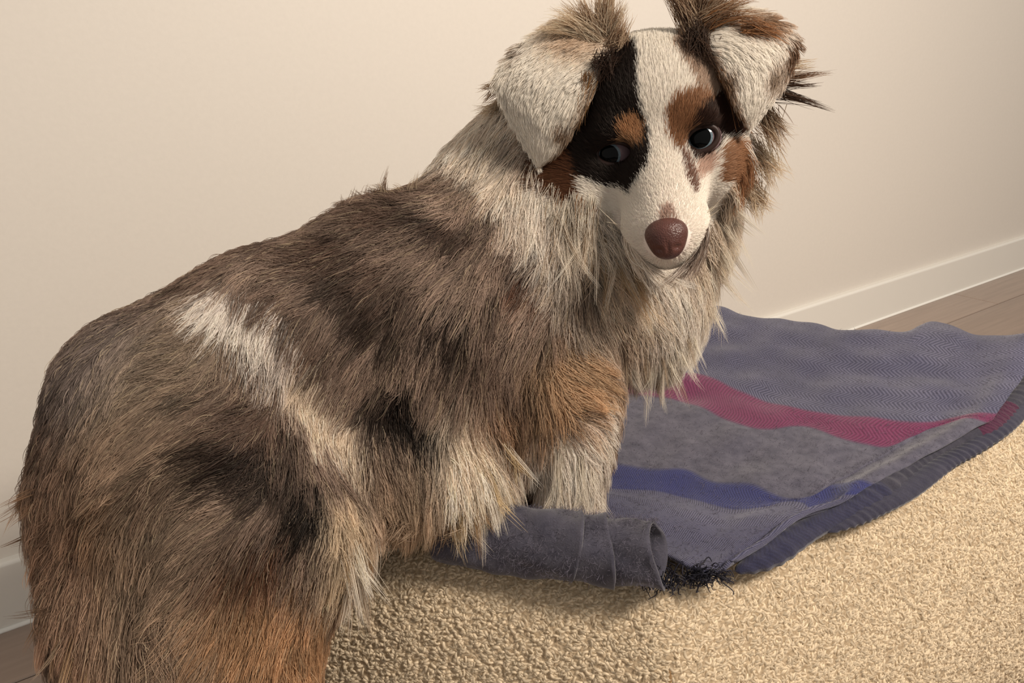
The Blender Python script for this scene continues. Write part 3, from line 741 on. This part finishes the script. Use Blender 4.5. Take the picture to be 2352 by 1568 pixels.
COMB = [  # photo position on the coat, hair direction there (right, down, out), length in px, lift, stray
    (270, 730, -.75, .65, 60, .10), (430, 650, -.85, .50, 60, .10), (600, 560, -.85, .40, 65, .14), (760, 490, -.75, .10, 75, .22), (870, 440, -.5, -.5, 75, .40), (960, 390, -.6, .2, 70, .2), (1010, 380, -.6, .5, 70, .25),
    (150, 880, -.25, .95, 75, .10), (250, 850, -.3, .95, 75, .08), (110, 1020, -.15, 1, 80, .14), (70, 1150, -.55, .85, 90, .25), (80, 1300, -.4, .9, 95, .25), (160, 1440, -.2, 1, 110, .2), (220, 1540, 0, 1, 110, .15),
    (400, 760, -.55, .8, 65, .08), (520, 700, -.25, .95, 70, .10), (620, 800, -.30, .9, 75, .10), (450, 900, -.7, .6, 70, .08), (330, 980, -.65, .6, 80, .08), (550, 950, -.6, .75, 75, .08), (720, 930, -.3, .95, 75, .10),
    (250, 1080, -.8, .5, 90, .10), (420, 1100, -.75, .6, 85, .08), (600, 1080, -.6, .8, 85, .10), (220, 1250, -.3, .95, 120, .12), (350, 1250, -.5, .85, 110, .10), (480, 1250, -.65, .75, 100, .10), (640, 1250, -.7, .7, 85, .10), (300, 1430, -.1, 1, 130, .12), (450, 1450, -.35, .95, 125, .10), (600, 1450, -.3, .95, 110, .10), (700, 1500, -.1, 1, 100, .10), (760, 1420, .1, 1, 80, .12),
    (710, 1160, -.3, .6, 50, .15), (790, 1120, .1, 1, 60, .12), (800, 1240, .15, 1, 70, .15), (830, 1280, .3, 1, 90, .2), (860, 1080, .2, 1, 95, .12), (900, 1180, .15, 1, 140, .15), (980, 1180, .2, 1, 140, .15), (1060, 1160, .3, 1, 130, .18), (930, 950, .15, 1, 70, .05),
    (700, 640, -.75, .55, 75, .10), (850, 560, -.85, .45, 80, .14), (800, 700, -.55, .8, 80, .12), (760, 820, -.45, .85, 75, .10), (950, 600, -.75, .55, 85, .14), (1000, 500, -.75, .6, 80, .14), (1080, 460, -.5, .85, 80, .14), (1150, 540, -.7, .65, 85, .16), (1230, 560, -.75, .6, 75, .18),
    (950, 760, -.45, .9, 90, .12), (880, 850, -.4, .9, 85, .10), (1050, 700, -.45, .9, 90, .14), (1130, 660, -.5, .8, 85, .18), (1200, 660, -.6, .5, 80, .2), (1280, 640, -.5, .75, 80, .2), (1060, 850, -.15, 1, 110, .10), (1160, 820, -.1, 1, 110, .12), (1240, 780, .05, 1, 110, .14), (1290, 740, .1, 1, 100, .14),
    (1050, 980, .15, 1, 130, .12), (1140, 980, .15, 1, 130, .12), (1230, 940, -.15, 1, 110, .12), (1110, 1090, .4, .95, 130, .14),
    (1300, 830, .85, .25, 85, .18), (1370, 850, .85, .3, 80, .2), (1320, 930, .85, .45, 75, .16), (1390, 960, .6, .8, 70, .2), (1300, 1030, .05, 1, 110, .12), (1350, 1060, .15, 1, 110, .12), (1280, 1140, -.05, 1, 80, .1), (1390, 1060, .3, 1, 60, .2),
    (1050, 330, -.5, .85, 85, .12), (1100, 280, -.5, .85, 85, .14), (1150, 210, -.5, .85, 85, .16), (1150, 350, -.35, .95, 100, .12), (1200, 430, .1, 1, 110, .14), (1240, 520, .3, .95, 120, .14), (1300, 600, .45, .9, 120, .12), (1380, 700, .45, .9, 110, .14), (1300, 500, .3, .95, 100, .1), (1400, 600, .4, .9, 120, .1), (1480, 650, .4, .9, 120, .12), (1450, 780, .2, .95, 120, .12),
    (1560, 640, .5, .85, 110, .15), (1600, 700, .45, .9, 110, .18), (1560, 800, .1, 1, 130, .12), (1620, 620, .6, .8, 110, .2), (1690, 500, .55, .85, 105, .2), (1730, 400, .8, .6, 90, .25), (1740, 300, .9, .35, 85, .25), (1500, 860, -.1, 1, 130, .1)]
CB = np.array([snap(c[0], c[1]) for c in COMB]); CD = nrm(np.array([_R * c[2] - _U * c[3] for c in COMB])); CL = np.array([c[4] for c in COMB]) * 0.00036; CLIFT = np.array([c[5] for c in COMB])
def comb(p):
    n_ = len(p); D = np.empty((n_, 3)); L_ = np.empty(n_); li = np.empty(n_)
    for s in range(0, n_, 50000):
        q = p[s:s + 50000]; d2 = ((q[:, None] - CB[None]) ** 2).sum(-1); w = 1 / (d2 + 0.0002) ** 2; w /= w.sum(1, keepdims=True)
        D[s:s + 50000] = w @ CD; L_[s:s + 50000] = w @ CL; li[s:s + 50000] = w @ CLIFT
    return nrm(D), L_, li
tri = np.concatenate([bq[:, [0, 1, 2]], bq[:, [0, 2, 3]]])
tc_ = (bv[tri[:, 0]] + bv[tri[:, 1]] + bv[tri[:, 2]]) / 3
tarea = np.linalg.norm(np.cross(bv[tri[:, 1]] - bv[tri[:, 0]], bv[tri[:, 2]] - bv[tri[:, 0]]), axis=1)
tn = nrm(bn[tri[:, 0]] + bn[tri[:, 1]] + bn[tri[:, 2]])
NOSE_T = Hd(0, -205, 190)
def sample_body(n_, w):
    w = w * tarea; idx = rng.choice(len(tri), n_, p=w / w.sum()); r1, r2 = np.sqrt(rng.random(n_)), rng.random(n_)
    b0, b1, b2 = (1 - r1)[:, None], (r1 * (1 - r2))[:, None], (r1 * r2)[:, None]; t = tri[idx]
    return bv[t[:, 0]] * b0 + bv[t[:, 1]] * b1 + bv[t[:, 2]] * b2, nrm(bn[t[:, 0]] * b0 + bn[t[:, 1]] * b1 + bn[t[:, 2]] * b2)
facing = (tn * nrm(CAM - tc_)).sum(1); thead = is_head(tc_)
near = np.where(facing > -0.25, 1.0, 0.22) * np.where(tc_[:, 2] < 0.2, 0.35, 1)
ta_, tb_, tcc_ = face_uv(tc_); cheek = np.where((np.abs(ta_) > 125) & (tb_ < -10) & (tcc_ < -20), 0.7, 0.0)
K = 8; S = np.linspace(0, 1, K)
def grow(p, n, D, L_, lift, droop, hug=0.75):
    T = nrm(D - n * (D * n).sum(1, keepdims=True)); d0 = T * np.cos(lift * 1.3)[:, None] + n * np.sin(lift * 1.3)[:, None]
    end = p + d0 * L_[:, None]; de = body_sdf(end); want = L_ * lift * 0.55 + 0.001
    corr = np.where(de > want, (de - want) * hug, (de - want))
    q = p[:, None] + d0[:, None] * (S * L_[:, None])[..., None] - n[:, None] * (corr[:, None] * S ** 1.7)[..., None]
    q[..., 2] -= (droop * L_)[:, None] * S ** 2
    return q
def clump(q, roots, ng, amount, power=1.3):
    g = rng.choice(len(roots), ng, replace=False); kd = KDTree(ng)
    for i, j in enumerate(g): kd.insert(Vector(roots[j]), i)
    kd.balance(); own = np.array([kd.find(Vector(r))[1] for r in roots]); gi = g[own]
    f = (amount * S ** power)[None, :, None] if np.isscalar(amount) else amount[:, None, None] * (S ** power)[None, :, None]
    return q * (1 - f) + q[gi] * f, own

# body hair
NB = 150000
p, n = sample_body(NB, near * np.where(thead, cheek, 1.0))
D, L_, lift = comb(p)
L_ *= rng.uniform(0.55, 1.2, NB); lift = np.clip(lift * rng.uniform(0.4, 1.7, NB), 0.02, 0.9)
D = nrm(D + 0.34 * np.stack([wave(p, 31 + k, 90) for k in range(3)], 1) + rng.normal(0, 0.10, (NB, 3)))
q = grow(p, n, D, L_, lift, 0.10)
q, own = clump(q, p, 5200, rng.uniform(0.35, 0.85, NB)); 
curl = rng.normal(0, 1, (NB, 3)) * (L_ * 0.035)[:, None]
q += curl[:, None] * np.sin(S * 6.0)[None, :, None]
cc = coat(p, 0.0035, rng); gv = rng.normal(1, 0.2, 5200)[own]
cc = cc * np.clip(gv * rng.normal(1, 0.17, NB), 0.45, 1.7)[:, None]
fl = rng.random(NB) < 0.07; cc[fl] = cc[fl] * 0.4 + lin((210, 190, 160)) * 0.6 * np.minimum(1, cc[fl].mean(1, keepdims=True) * 7)
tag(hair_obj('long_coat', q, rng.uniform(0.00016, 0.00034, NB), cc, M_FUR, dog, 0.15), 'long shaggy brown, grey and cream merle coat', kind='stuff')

# face hair
NF = 105000
fa, fb, fc = face_uv(tc_); eye_w = np.ones(len(tc_))
for (a, b, _, ew, eh) in EYES: eye_w[np.hypot((fa - a) / (ew + 6), (fb - b) / (eh + 6)) < 1] = 0
eye_w[(np.hypot(fa / 50, (fb + 207) / 44) < 1) & (fc > 60)] = 0
p, n = sample_body(NF, near * np.where(thead, 1.0, 0.0) * eye_w)
hq = to_head(p); dist = np.linalg.norm((p - NOSE_T) / HS, axis=1)
D = nrm(p - NOSE_T); side_ = np.clip((np.abs(hq[:, 0]) - 110) / 90, 0, 1) * np.clip((60 - hq[:, 1]) / 120, 0, 1)
D = nrm(D + side_[:, None] * (-hb_ * 0.8)[None])
L_ = np.interp(dist, [0, 60, 160, 260, 340, 430], [7, 9, 14, 22, 30, 48]) * HS * (1 + side_ * 1.0) * rng.uniform(0.6, 1.25, NF)
D = nrm(D + 0.09 * np.stack([wave(p, 41 + k, 120) for k in range(3)], 1) + rng.normal(0, 0.06, (NF, 3)))
lift = np.interp(dist, [0, 200, 430], [0.04, 0.05, 0.16]) * rng.uniform(0.5, 1.5, NF)
q = grow(p, n, D, L_, lift, 0.0)
q, own = clump(q, p, 9000, rng.uniform(0.1, 0.5, NF))
cc = coat(p, 0.0006, rng) * np.clip(rng.normal(1, 0.06, NF), 0.6, 1.35)[:, None]
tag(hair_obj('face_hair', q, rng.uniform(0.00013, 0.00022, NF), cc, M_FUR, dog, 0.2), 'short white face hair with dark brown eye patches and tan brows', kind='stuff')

# extra fluff: loose locks along the outline, the jaw, the belly and the chest
LK, LC = [], []
def locks(spots, d, length, n_, spread, cols, lift=0.35, fan=0.22):
    for (x, y) in spots:
        for _ in range(n_ // 18):
            r = snap(x + rng.normal(0, spread), y + rng.normal(0, spread)); nn = np.array(BVH.find_nearest(Vector(r))[1]); nn = nn if nn @ (CAM - r) > 0 else -nn
            g0 = nrm(_R * (d[0] + rng.normal(0, fan)) - _U * (d[1] + rng.normal(0, fan)) + nn * lift); c0 = np.array(lin(cols[rng.integers(0, len(cols))])) * rng.uniform(0.8, 1.15)
            off = rng.normal(0, 0.0022, (14, 3)); l_ = length * 0.00035 * rng.uniform(0.6, 1.15, 14); side_w = rng.normal(0, 0.18, 3)
            s_ = S[None, :, None]; q_ = (r + off)[:, None] + g0 * (s_ * l_[:, None, None]) - off[:, None] * 0.45 * s_ + side_w * (s_ ** 2) * l_[:, None, None] - UPV * (0.15 * s_ ** 2 * l_[:, None, None])
            LK.append(q_); LC.append(c0[None] * rng.uniform(0.8, 1.2, (14, 1)))
CR_, TA_, BR_, WH_ = (226, 214, 198), (172, 152, 130), (120, 96, 78), (240, 230, 212)
locks([(1275, 490), (1310, 480), (1345, 475), (1370, 500), (1330, 510), (1290, 520)], (-.05, 1), 120, 170, 12, [CR_, CR_, TA_], 0.2)
locks([(1265, 430), (1300, 452), (1335, 462), (1250, 460), (1360, 470)], (-.15, 1), 80, 130, 9, [CR_, WH_, (150, 112, 80)], 0.15)
locks([(1390, 540), (1420, 575), (1450, 600)], (.1, 1), 110, 110, 12, [CR_, TA_, (190, 164, 132)], 0.15)
locks([(1450, 830), (1490, 840), (1530, 830), (1570, 810), (1600, 770)], (.02, 1), 85, 130, 14, [CR_, WH_, TA_], 0.1)
locks([(1640, 620), (1650, 560), (1680, 500), (1620, 690)], (.45, .9), 90, 100, 12, [CR_, WH_], 0.2)
locks([(870, 445), (880, 440)], (-.12, -1), 62, 70, 6, [BR_, TA_], 0.1, 0.12)
locks([(790, 480), (830, 462), (930, 415)], (-.35, -.6), 46, 60, 12, [BR_, TA_], 0.1, 0.3)
locks([(75, 1120), (70, 1180), (75, 1240), (85, 1310), (120, 1400)], (-.75, .75), 75, 90, 14, [(146, 116, 92), (168, 136, 108), BR_], 0.15)
locks([(150, 1440), (190, 1500)], (-.3, .95), 90, 80, 14, [(176, 146, 114), TA_], 0.15)
locks([(860, 1220), (910, 1230), (960, 1225), (1010, 1210), (1050, 1190), (1075, 1160)], (.22, 1), 80, 110, 12, [(200, 176, 140), CR_, (166, 136, 102)], 0.15)
locks([(815, 1260), (830, 1290), (800, 1320)], (.22, 1), 95, 110, 10, [CR_, WH_, TA_], 0.12, 0.15)
locks([(1150, 1060), (1170, 1020), (1120, 1100)], (.3, 1), 110, 110, 12, [CR_, (206, 184, 148)], 0.12)
locks([(1300, 1080), (1330, 1060), (1360, 1080), (1290, 1020)], (.05, 1), 110, 90, 12, [WH_, CR_], 0.1, 0.12)
q = np.concatenate(LK); cc = np.concatenate(LC)
tag(hair_obj('loose_locks', q, rng.uniform(0.00013, 0.00026, len(q)), cc, M_FUR, dog, 0.12), 'wispy loose locks along the outline of the coat', kind='stuff')

# ------------------------------------------------------------------ ears, tufts, eyes, nose, whiskers
def ear(outer, inner, c_out, c_in, bulge, colf, name_n):
    NS, NTt = 46, 24
    o = resample([(x, y) for x, y in outer], NS); i_ = resample([(x, y) for x, y in inner], NS)
    co = np.interp(np.linspace(0, 1, NS), np.linspace(0, 1, len(c_out)), c_out); ci_ = np.interp(np.linspace(0, 1, NS), np.linspace(0, 1, len(c_in)), c_in)
    g = np.zeros((NS, NTt, 3)); colr = np.zeros((NS, NTt, 3))
    for a in range(NS):
        for b in range(NTt):
            t = b / (NTt - 1); x = o[a] * (1 - t) + i_[a] * t
            cpt = co[a] * (1 - t) + ci_[a] * t + bulge * math.sin(math.pi * t) ** 0.7 * (1 - (a / (NS - 1)) ** 3)
            g[a, b] = Hp(x[0], x[1], cpt); colr[a, b] = lin(colf(x[0], x[1], a / (NS - 1), t))
    ob = mesh_obj('ear', g.reshape(-1, 3), grid_faces(NS, NTt), M_SKIN, dog)
    at = ob.data.attributes.new('tint', 'FLOAT_COLOR', 'POINT'); at.data.foreach_set('color', np.c_[colr.reshape(-1, 3) * 0.85, np.ones(NS * NTt)].astype(np.float32).ravel())
    s = ob.modifiers.new('thickness', 'SOLIDIFY'); s.thickness = 0.0035; s.offset = 0.0
    # short hair lying from the base towards the tip
    n_ = 17000; ua = rng.random(n_) ** 0.9 * (NS - 1.001); ub = rng.random(n_) * (NTt - 1.001)
    def at_(A, u, v):
        i0, j0 = u.astype(int), v.astype(int); fu, fv = (u - i0)[:, None], (v - j0)[:, None]
        return A[i0, j0] * (1 - fu) * (1 - fv) + A[i0 + 1, j0] * fu * (1 - fv) + A[i0, j0 + 1] * (1 - fu) * fv + A[i0 + 1, j0 + 1] * fu * fv
    P = at_(g, ua, ub); gu = np.gradient(g, axis=0); gv_ = np.gradient(g, axis=1)
    T = nrm(at_(gu, ua, ub)); N = nrm(np.cross(at_(gu, ua, ub), at_(gv_, ua, ub))); N = N * np.sign((N @ hc_))[:, None]
    Bt = np.cross(N, T); P = P + N * 0.0017
    D = nrm(T * 1.0 + rng.normal(0, 0.10, (n_, 3)) + 0.12 * np.stack([wave(P, 51 + k, 150) for k in range(3)], 1))
    edge = np.clip((0.10 - ub / NTt) / 0.10, 0, 1)
    L_ = HS * rng.uniform(12, 26, n_) * (1 + 0.6 * (1 - ua / NS))
    D = nrm(D + edge[:, None] * nrm(P - Hp(1506, 250, -60)) * 0.5)
    q = P[:, None] + D[:, None] * (S * L_[:, None])[..., None] + N[:, None] * (0.0022 * np.sin(S * 2.4))[None, :, None] * rng.uniform(0.2, 0.8, n_)[:, None, None]
    q, own = clump(q, P, 900, rng.uniform(0.2, 0.7, n_))
    cc = at_(colr, np.clip(ua + rng.normal(0, 0.8, n_), 0, NS - 1.01), np.clip(ub + rng.normal(0, 0.6, n_), 0, NTt - 1.01)) * np.clip(rng.normal(1, 0.08, n_) * rng.normal(1, 0.07, 900)[own], 0.5, 1.5)[:, None]
    put(tag(hair_obj('ear_hair', q, rng.uniform(0.00016, 0.0003, n_), cc, M_FUR, None, 0.2), kind='stuff'), dog)
    return ob
def near_pt(x, y, cx_, cy_, rx, ry): return max(0.0, 1 - math.hypot((x - cx_) / rx, (y - cy_) / ry))
def mixc(a, b, t): t = min(1, max(0, t)); return tuple(np.array(a) * (1 - t) + np.array(b) * t)
def left_col(x, y, s, t):
    c = (250, 241, 228); c = mixc(c, (200, 176, 152), near_pt(x, y, 1340, 105, 120, 70) * 1.3); c = mixc(c, (120, 96, 76), near_pt(x, y, 1297, 298, 20, 24) * 1.6)
    c = mixc(c, (110, 84, 62), (t - 0.9) * 9); c = mixc(c, (130, 112, 98), near_pt(x, y, 1190, 135, 30, 20) * 1.3); return c
def right_col(x, y, s, t):
    c = (252, 244, 234); c = mixc(c, (150, 116, 88), near_pt(x, y, 1700, 95, 85, 26) * 1.3); c = mixc(c, (110, 80, 58), near_pt(x, y, 1772, 150, 22, 45) * 1.7)
    c = mixc(c, (130, 110, 92), near_pt(x, y, 1650, 195, 18, 30) * 1.5); c = mixc(c, (120, 88, 62), (t - 0.88) * 8); c = mixc(c, (150, 130, 112), near_pt(x, y, 1745, 190, 26, 40) * 1.3); return c
ear([(1400, 78), (1330, 70), (1260, 90), (1195, 130), (1150, 190), (1168, 245), (1200, 298), (1226, 342), (1249, 376)],
    [(1398, 165), (1388, 178), (1376, 200), (1362, 228), (1344, 262), (1324, 300), (1302, 334), (1276, 360), (1251, 377)], [-120, -90, -60, -30, -5, 10, 15], [-10, 15, 30, 38, 36, 28, 16], 34, left_col, 0)
ear([(1580, 75), (1640, 64), (1700, 72), (1752, 95), (1782, 130), (1778, 165), (1754, 215), (1726, 253), (1697, 290)],
    [(1588, 150), (1610, 152), (1626, 168), (1639, 192), (1650, 216), (1662, 240), (1674, 260), (1686, 276), (1696, 291)], [-120, -100, -75, -50, -25, -5, 5], [-10, 5, 20, 28, 28, 22, 6], 30, right_col, 1)

def bundle(base, tips, n_, spread, c0, c1, cols, width=(0.00016, 0.0003), fan=9, arch=0.0):
    """hair tuft from around a photo position at the head towards several tips"""
    out_, col_ = [], []
    for t in tips:
        r = rng.normal(0, spread, (n_, 2)); off = rng.normal(0, fan, (n_, 2)); A = np.array([Hp(base[0] + a, base[1] + b, c0 + rng.normal(0, 6)) for a, b in r])
        E_ = np.array([Hp(t[0] + a, t[1] + b, c1 + rng.normal(0, 10)) for a, b in off]); ln = rng.uniform(0.55, 1.05, n_)[:, None, None]
        M = (A + E_) / 2 + hb_ * HS * arch + rng.normal(0, 1, (n_, 3)) * HS * 4
        s = S[None, :, None] * ln; q = (1 - s) ** 2 * A[:, None] + 2 * s * (1 - s) * M[:, None] + s * s * E_[:, None]
        out_.append(q); base_c = np.array([lin(c) for c in cols])[rng.integers(0, len(cols), n_)]; col_.append(base_c * rng.uniform(0.75, 1.2, (n_, 1)))
    return np.concatenate(out_), np.concatenate(col_)
TP, BR, DK, CRM = (188, 164, 138), (140, 110, 86), (78, 56, 42), (222, 206, 182)
bl = [bundle((1385, 118), [(1400, -4), (1425, 40), (1372, 0)], 150, 14, -40, -40, [TP, CRM, BR]),
      bundle((1372, 112), [(1325, 22), (1290, 40)], 130, 12, -30, -40, [TP, CRM, BR], arch=14),
      bundle((1365, 115), [(1265, 62), (1235, 92)], 110, 12, -20, -20, [TP, CRM, CRM], arch=26),
      bundle((1410, 130), [(1432, 70), (1425, 110)], 110, 12, -10, -20, [TP, BR]),
      bundle((1350, 190), [(1345, 250), (1330, 290)], 70, 8, 34, 36, [BR, (150, 110, 70)]),
      bundle((1395, 150), [(1360, 160), (1372, 205), (1400, 200)], 80, 14, 30, 36, [(70, 50, 40), (50, 34, 26)]),
      bundle((1565, 92), [(1508, 12), (1522, -10)], 150, 12, -30, -40, [BR, DK, TP]),
      bundle((1575, 82), [(1548, -24), (1580, -30), (1610, -14)], 120, 12, -40, -40, [BR, TP, DK]),
      bundle((1590, 82), [(1640, 4), (1660, 30)], 90, 10, -40, -30, [BR, TP], arch=12),
      bundle((1600, 88), [(1690, 46), (1720, 78), (1660, 60)], 90, 10, -20, -10, [BR, TP, (150, 104, 66)], arch=16),
      bundle((1580, 110), [(1600, 170), (1630, 175), (1560, 150)], 110, 16, 0, 20, [DK, (56, 38, 28)]),
      bundle((1640, 180), [(1668, 240), (1690, 290)], 70, 7, 20, 12, [DK, (150, 104, 66)]),
      bundle((1680, 92), [(1745, 108), (1770, 122)], 70, 9, 0, -10, [(168, 118, 78), BR], arch=6),
      bundle((1735, 200), [(1858, 186)], 46, 9, -30, -30, [DK, BR], fan=3), bundle((1738, 210), [(1835, 210)], 40, 8, -30, -30, [DK], fan=3),
      bundle((1740, 222), [(1868, 262), (1838, 248)], 46, 8, -30, -30, [DK, (60, 44, 34)], fan=3), bundle((1745, 180), [(1800, 160), (1830, 170)], 40, 12, -40, -40, [TP, CRM], fan=8),
      bundle((1725, 265), [(1790, 310), (1780, 350), (1760, 330)], 90, 14, -60, -70, [TP, CRM, BR]), bundle((1720, 340), [(1790, 400), (1770, 430)], 90, 18, -90, -100, [CRM, TP]),
      bundle((1710, 420), [(1765, 470), (1740, 500)], 90, 18, -100, -110, [CRM, TP]),
      bundle((1170, 250), [(1120, 290), (1100, 260), (1110, 330)], 80, 12, -70, -90, [TP, CRM]), bundle((1210, 320), [(1140, 380), (1165, 420)], 110, 16, -60, -90, [TP, BR, CRM]),
      bundle((1160, 200), [(1105, 212), (1115, 240)], 50, 8, -40, -60, [BR, TP], fan=6), bundle((1235, 370), [(1180, 430), (1215, 460), (1235, 440)], 120, 14, -50, -70, [BR, TP, (90, 66, 50)])]
q = np.concatenate([b[0] for b in bl]); cc = np.concatenate([b[1] for b in bl])
tag(hair_obj('ear_tufts', q, rng.uniform(0.00014, 0.0003, len(q)), cc, M_FUR, dog, 0.12), 'wispy brown and cream hair tufts around the ears', kind='stuff')

# eyes
def eye_part(name, ctr_, R_, axis, half, mat, parent, nseg=40, nring=14):
    ax_ = nrm(axis); u_ = nrm(np.cross(ax_, hb_ if abs(ax_ @ hb_) < 0.9 else ha_)); v_ = np.cross(ax_, u_); vs = [ctr_ + ax_ * R_]; fs = []
    for i in range(1, nring + 1):
        th = half * i / nring
        for k in range(nseg): ph = 2 * math.pi * k / nseg; vs.append(ctr_ + R_ * (ax_ * math.cos(th) + (u_ * math.cos(ph) + v_ * math.sin(ph)) * math.sin(th)))
    for k in range(nseg): fs.append((0, 1 + k, 1 + (k + 1) % nseg))
    for i in range(nring - 1):
        for k in range(nseg): a = 1 + i * nseg; fs.append((a + k, a + nseg + k, a + nseg + (k + 1) % nseg, a + (k + 1) % nseg))
    return mesh_obj(name, vs, fs, mat, parent)
M_SCL = plain('eye_white', (112, 94, 98), 0.2, 0.3, 0.03); M_PUP = plain('pupil_black', (7, 8, 9), 0.05, 0.12, 0.02); M_LID = plain('eyelid_skin', (44, 27, 22), 0.5, 0.3)
def iris_mat():
    t = NT('iris_blue_grey'); tc = t.n('ShaderNodeTexCoord'); nz = t.n('ShaderNodeTexNoise', Scale=900.0); t.l(tc.outputs['Object'], nz.inputs['Vector'])
    t.l(t.mix(nz.outputs[0], lin((50, 64, 72)), lin((120, 138, 148))), t.p.inputs['Base Color']); t.set(Roughness=0.15, Specular_IOR_Level=0.2); return t.m
M_IRIS = iris_mat()
GAZE = [(-15, -2), (-3, 4)]
for (a, b, c, ew, eh), (gx, gy) in zip(EYES, GAZE):
    k = 1 - (c + 40) / HDIST; ctr_ = Hd(a * k, b * k, c); R_ = EYE_R * HS
    e_ = eye_part('eye', ctr_, R_, hc_, math.pi * 0.62, M_SCL, dog)
    ga = nrm(hc_ + ha_ * gx / EYE_R + hb_ * gy / EYE_R)
    eye_part('iris', ctr_, R_ * 1.008, ga, math.asin(26 / EYE_R), M_IRIS, e_, nring=8); eye_part('pupil', ctr_, R_ * 1.016, ga, math.asin(21.5 / EYE_R), M_PUP, e_, nring=8)
    vs = []; N1, N2 = 64, 10
    for i in range(N1):
        th = 2 * math.pi * i / N1; x = (ew + 1) * math.cos(th); y = (eh + 1) * math.sin(th) * (1 + 0.0 * math.cos(th)); y -= 6 * math.cos(th) * (1 if a < 0 else -1) * 0.6
        zc = math.sqrt(max(EYE_R ** 2 - x * x * 0.8 - y * y, 60.0)); pc = np.array([x, y, zc]); rad = np.array([math.cos(th), math.sin(th), 0])
        for j in range(N2):
            ps = 2 * math.pi * j / N2; w_ = 6.5; v3 = pc + rad * (math.cos(ps) * w_ + 3.5) + np.array([0, 0, 1]) * (math.sin(ps) * 5.0 - 1)
            vs.append(ctr_ + HS * (ha_ * v3[0] + hb_ * v3[1] + hc_ * v3[2]))
    mesh_obj('eyelid', vs, grid_faces(N1, N2, True, True), M_LID, e_)

# nose
kn = 1 - 190 / HDIST
NS_ = [hell(0, -196 * kn, 176, 49 * kn, 36 * kn, 34), hell(0, -222 * kn, 178, 38 * kn, 34 * kn, 32)]
NH = [hell(-26 * kn, -228 * kn, 214, 13, 7.5, 15), hell(27 * kn, -228 * kn, 214, 13, 7.5, 15), hell(0, -240 * kn, 216, 2.2, 22, 8)]
def nose_sdf(p):
    d = smin(NS_[0](p), NS_[1](p), 0.006)
    for h in NH: d = -smin(-d, h(p), 0.002)
    return d
nv_, nq_ = surface_nets(nose_sdf, NS_[0].c - 0.024, NS_[0].c + 0.024, 0.0007, coarse=4)
def nose_mat():
    t = NT('nose_leather'); tc = t.n('ShaderNodeTexCoord'); vo = t.n('ShaderNodeTexVoronoi', Scale=900.0); nz = t.n('ShaderNodeTexNoise', Scale=120.0, Detail=3.0)
    t.l(tc.outputs['Object'], vo.inputs['Vector']); t.l(tc.outputs['Object'], nz.inputs['Vector'])
    t.l(t.mix(nz.outputs[0], lin((62, 32, 28)), lin((96, 58, 50))), t.p.inputs['Base Color']); t.bump(vo.outputs['Distance'], 0.5, 0.0006); t.set(Roughness=0.38, Specular_IOR_Level=0.5); return t.m
tag(fast_mesh('nose', nv_, nq_, nose_mat(), dog), 'reddish brown leathery nose')

# whiskers
wl = [bundle((1612, 500), [(1662, 440), (1655, 452), (1668, 455), (1650, 470)], 2, 5, 110, 120, [(240, 225, 200)], (0.0001, 0.00015), 4), bundle((1440, 520), [(1380, 470), (1385, 500)], 2, 6, 110, 120, [(230, 215, 195)], (0.0001, 0.00015), 4)]
q = np.concatenate([b[0] for b in wl]); cc = np.concatenate([b[1] for b in wl])
tag(hair_obj('whiskers', q, np.full(len(q), 0.00018), cc, M_FUR, dog, 0.2), kind='stuff')
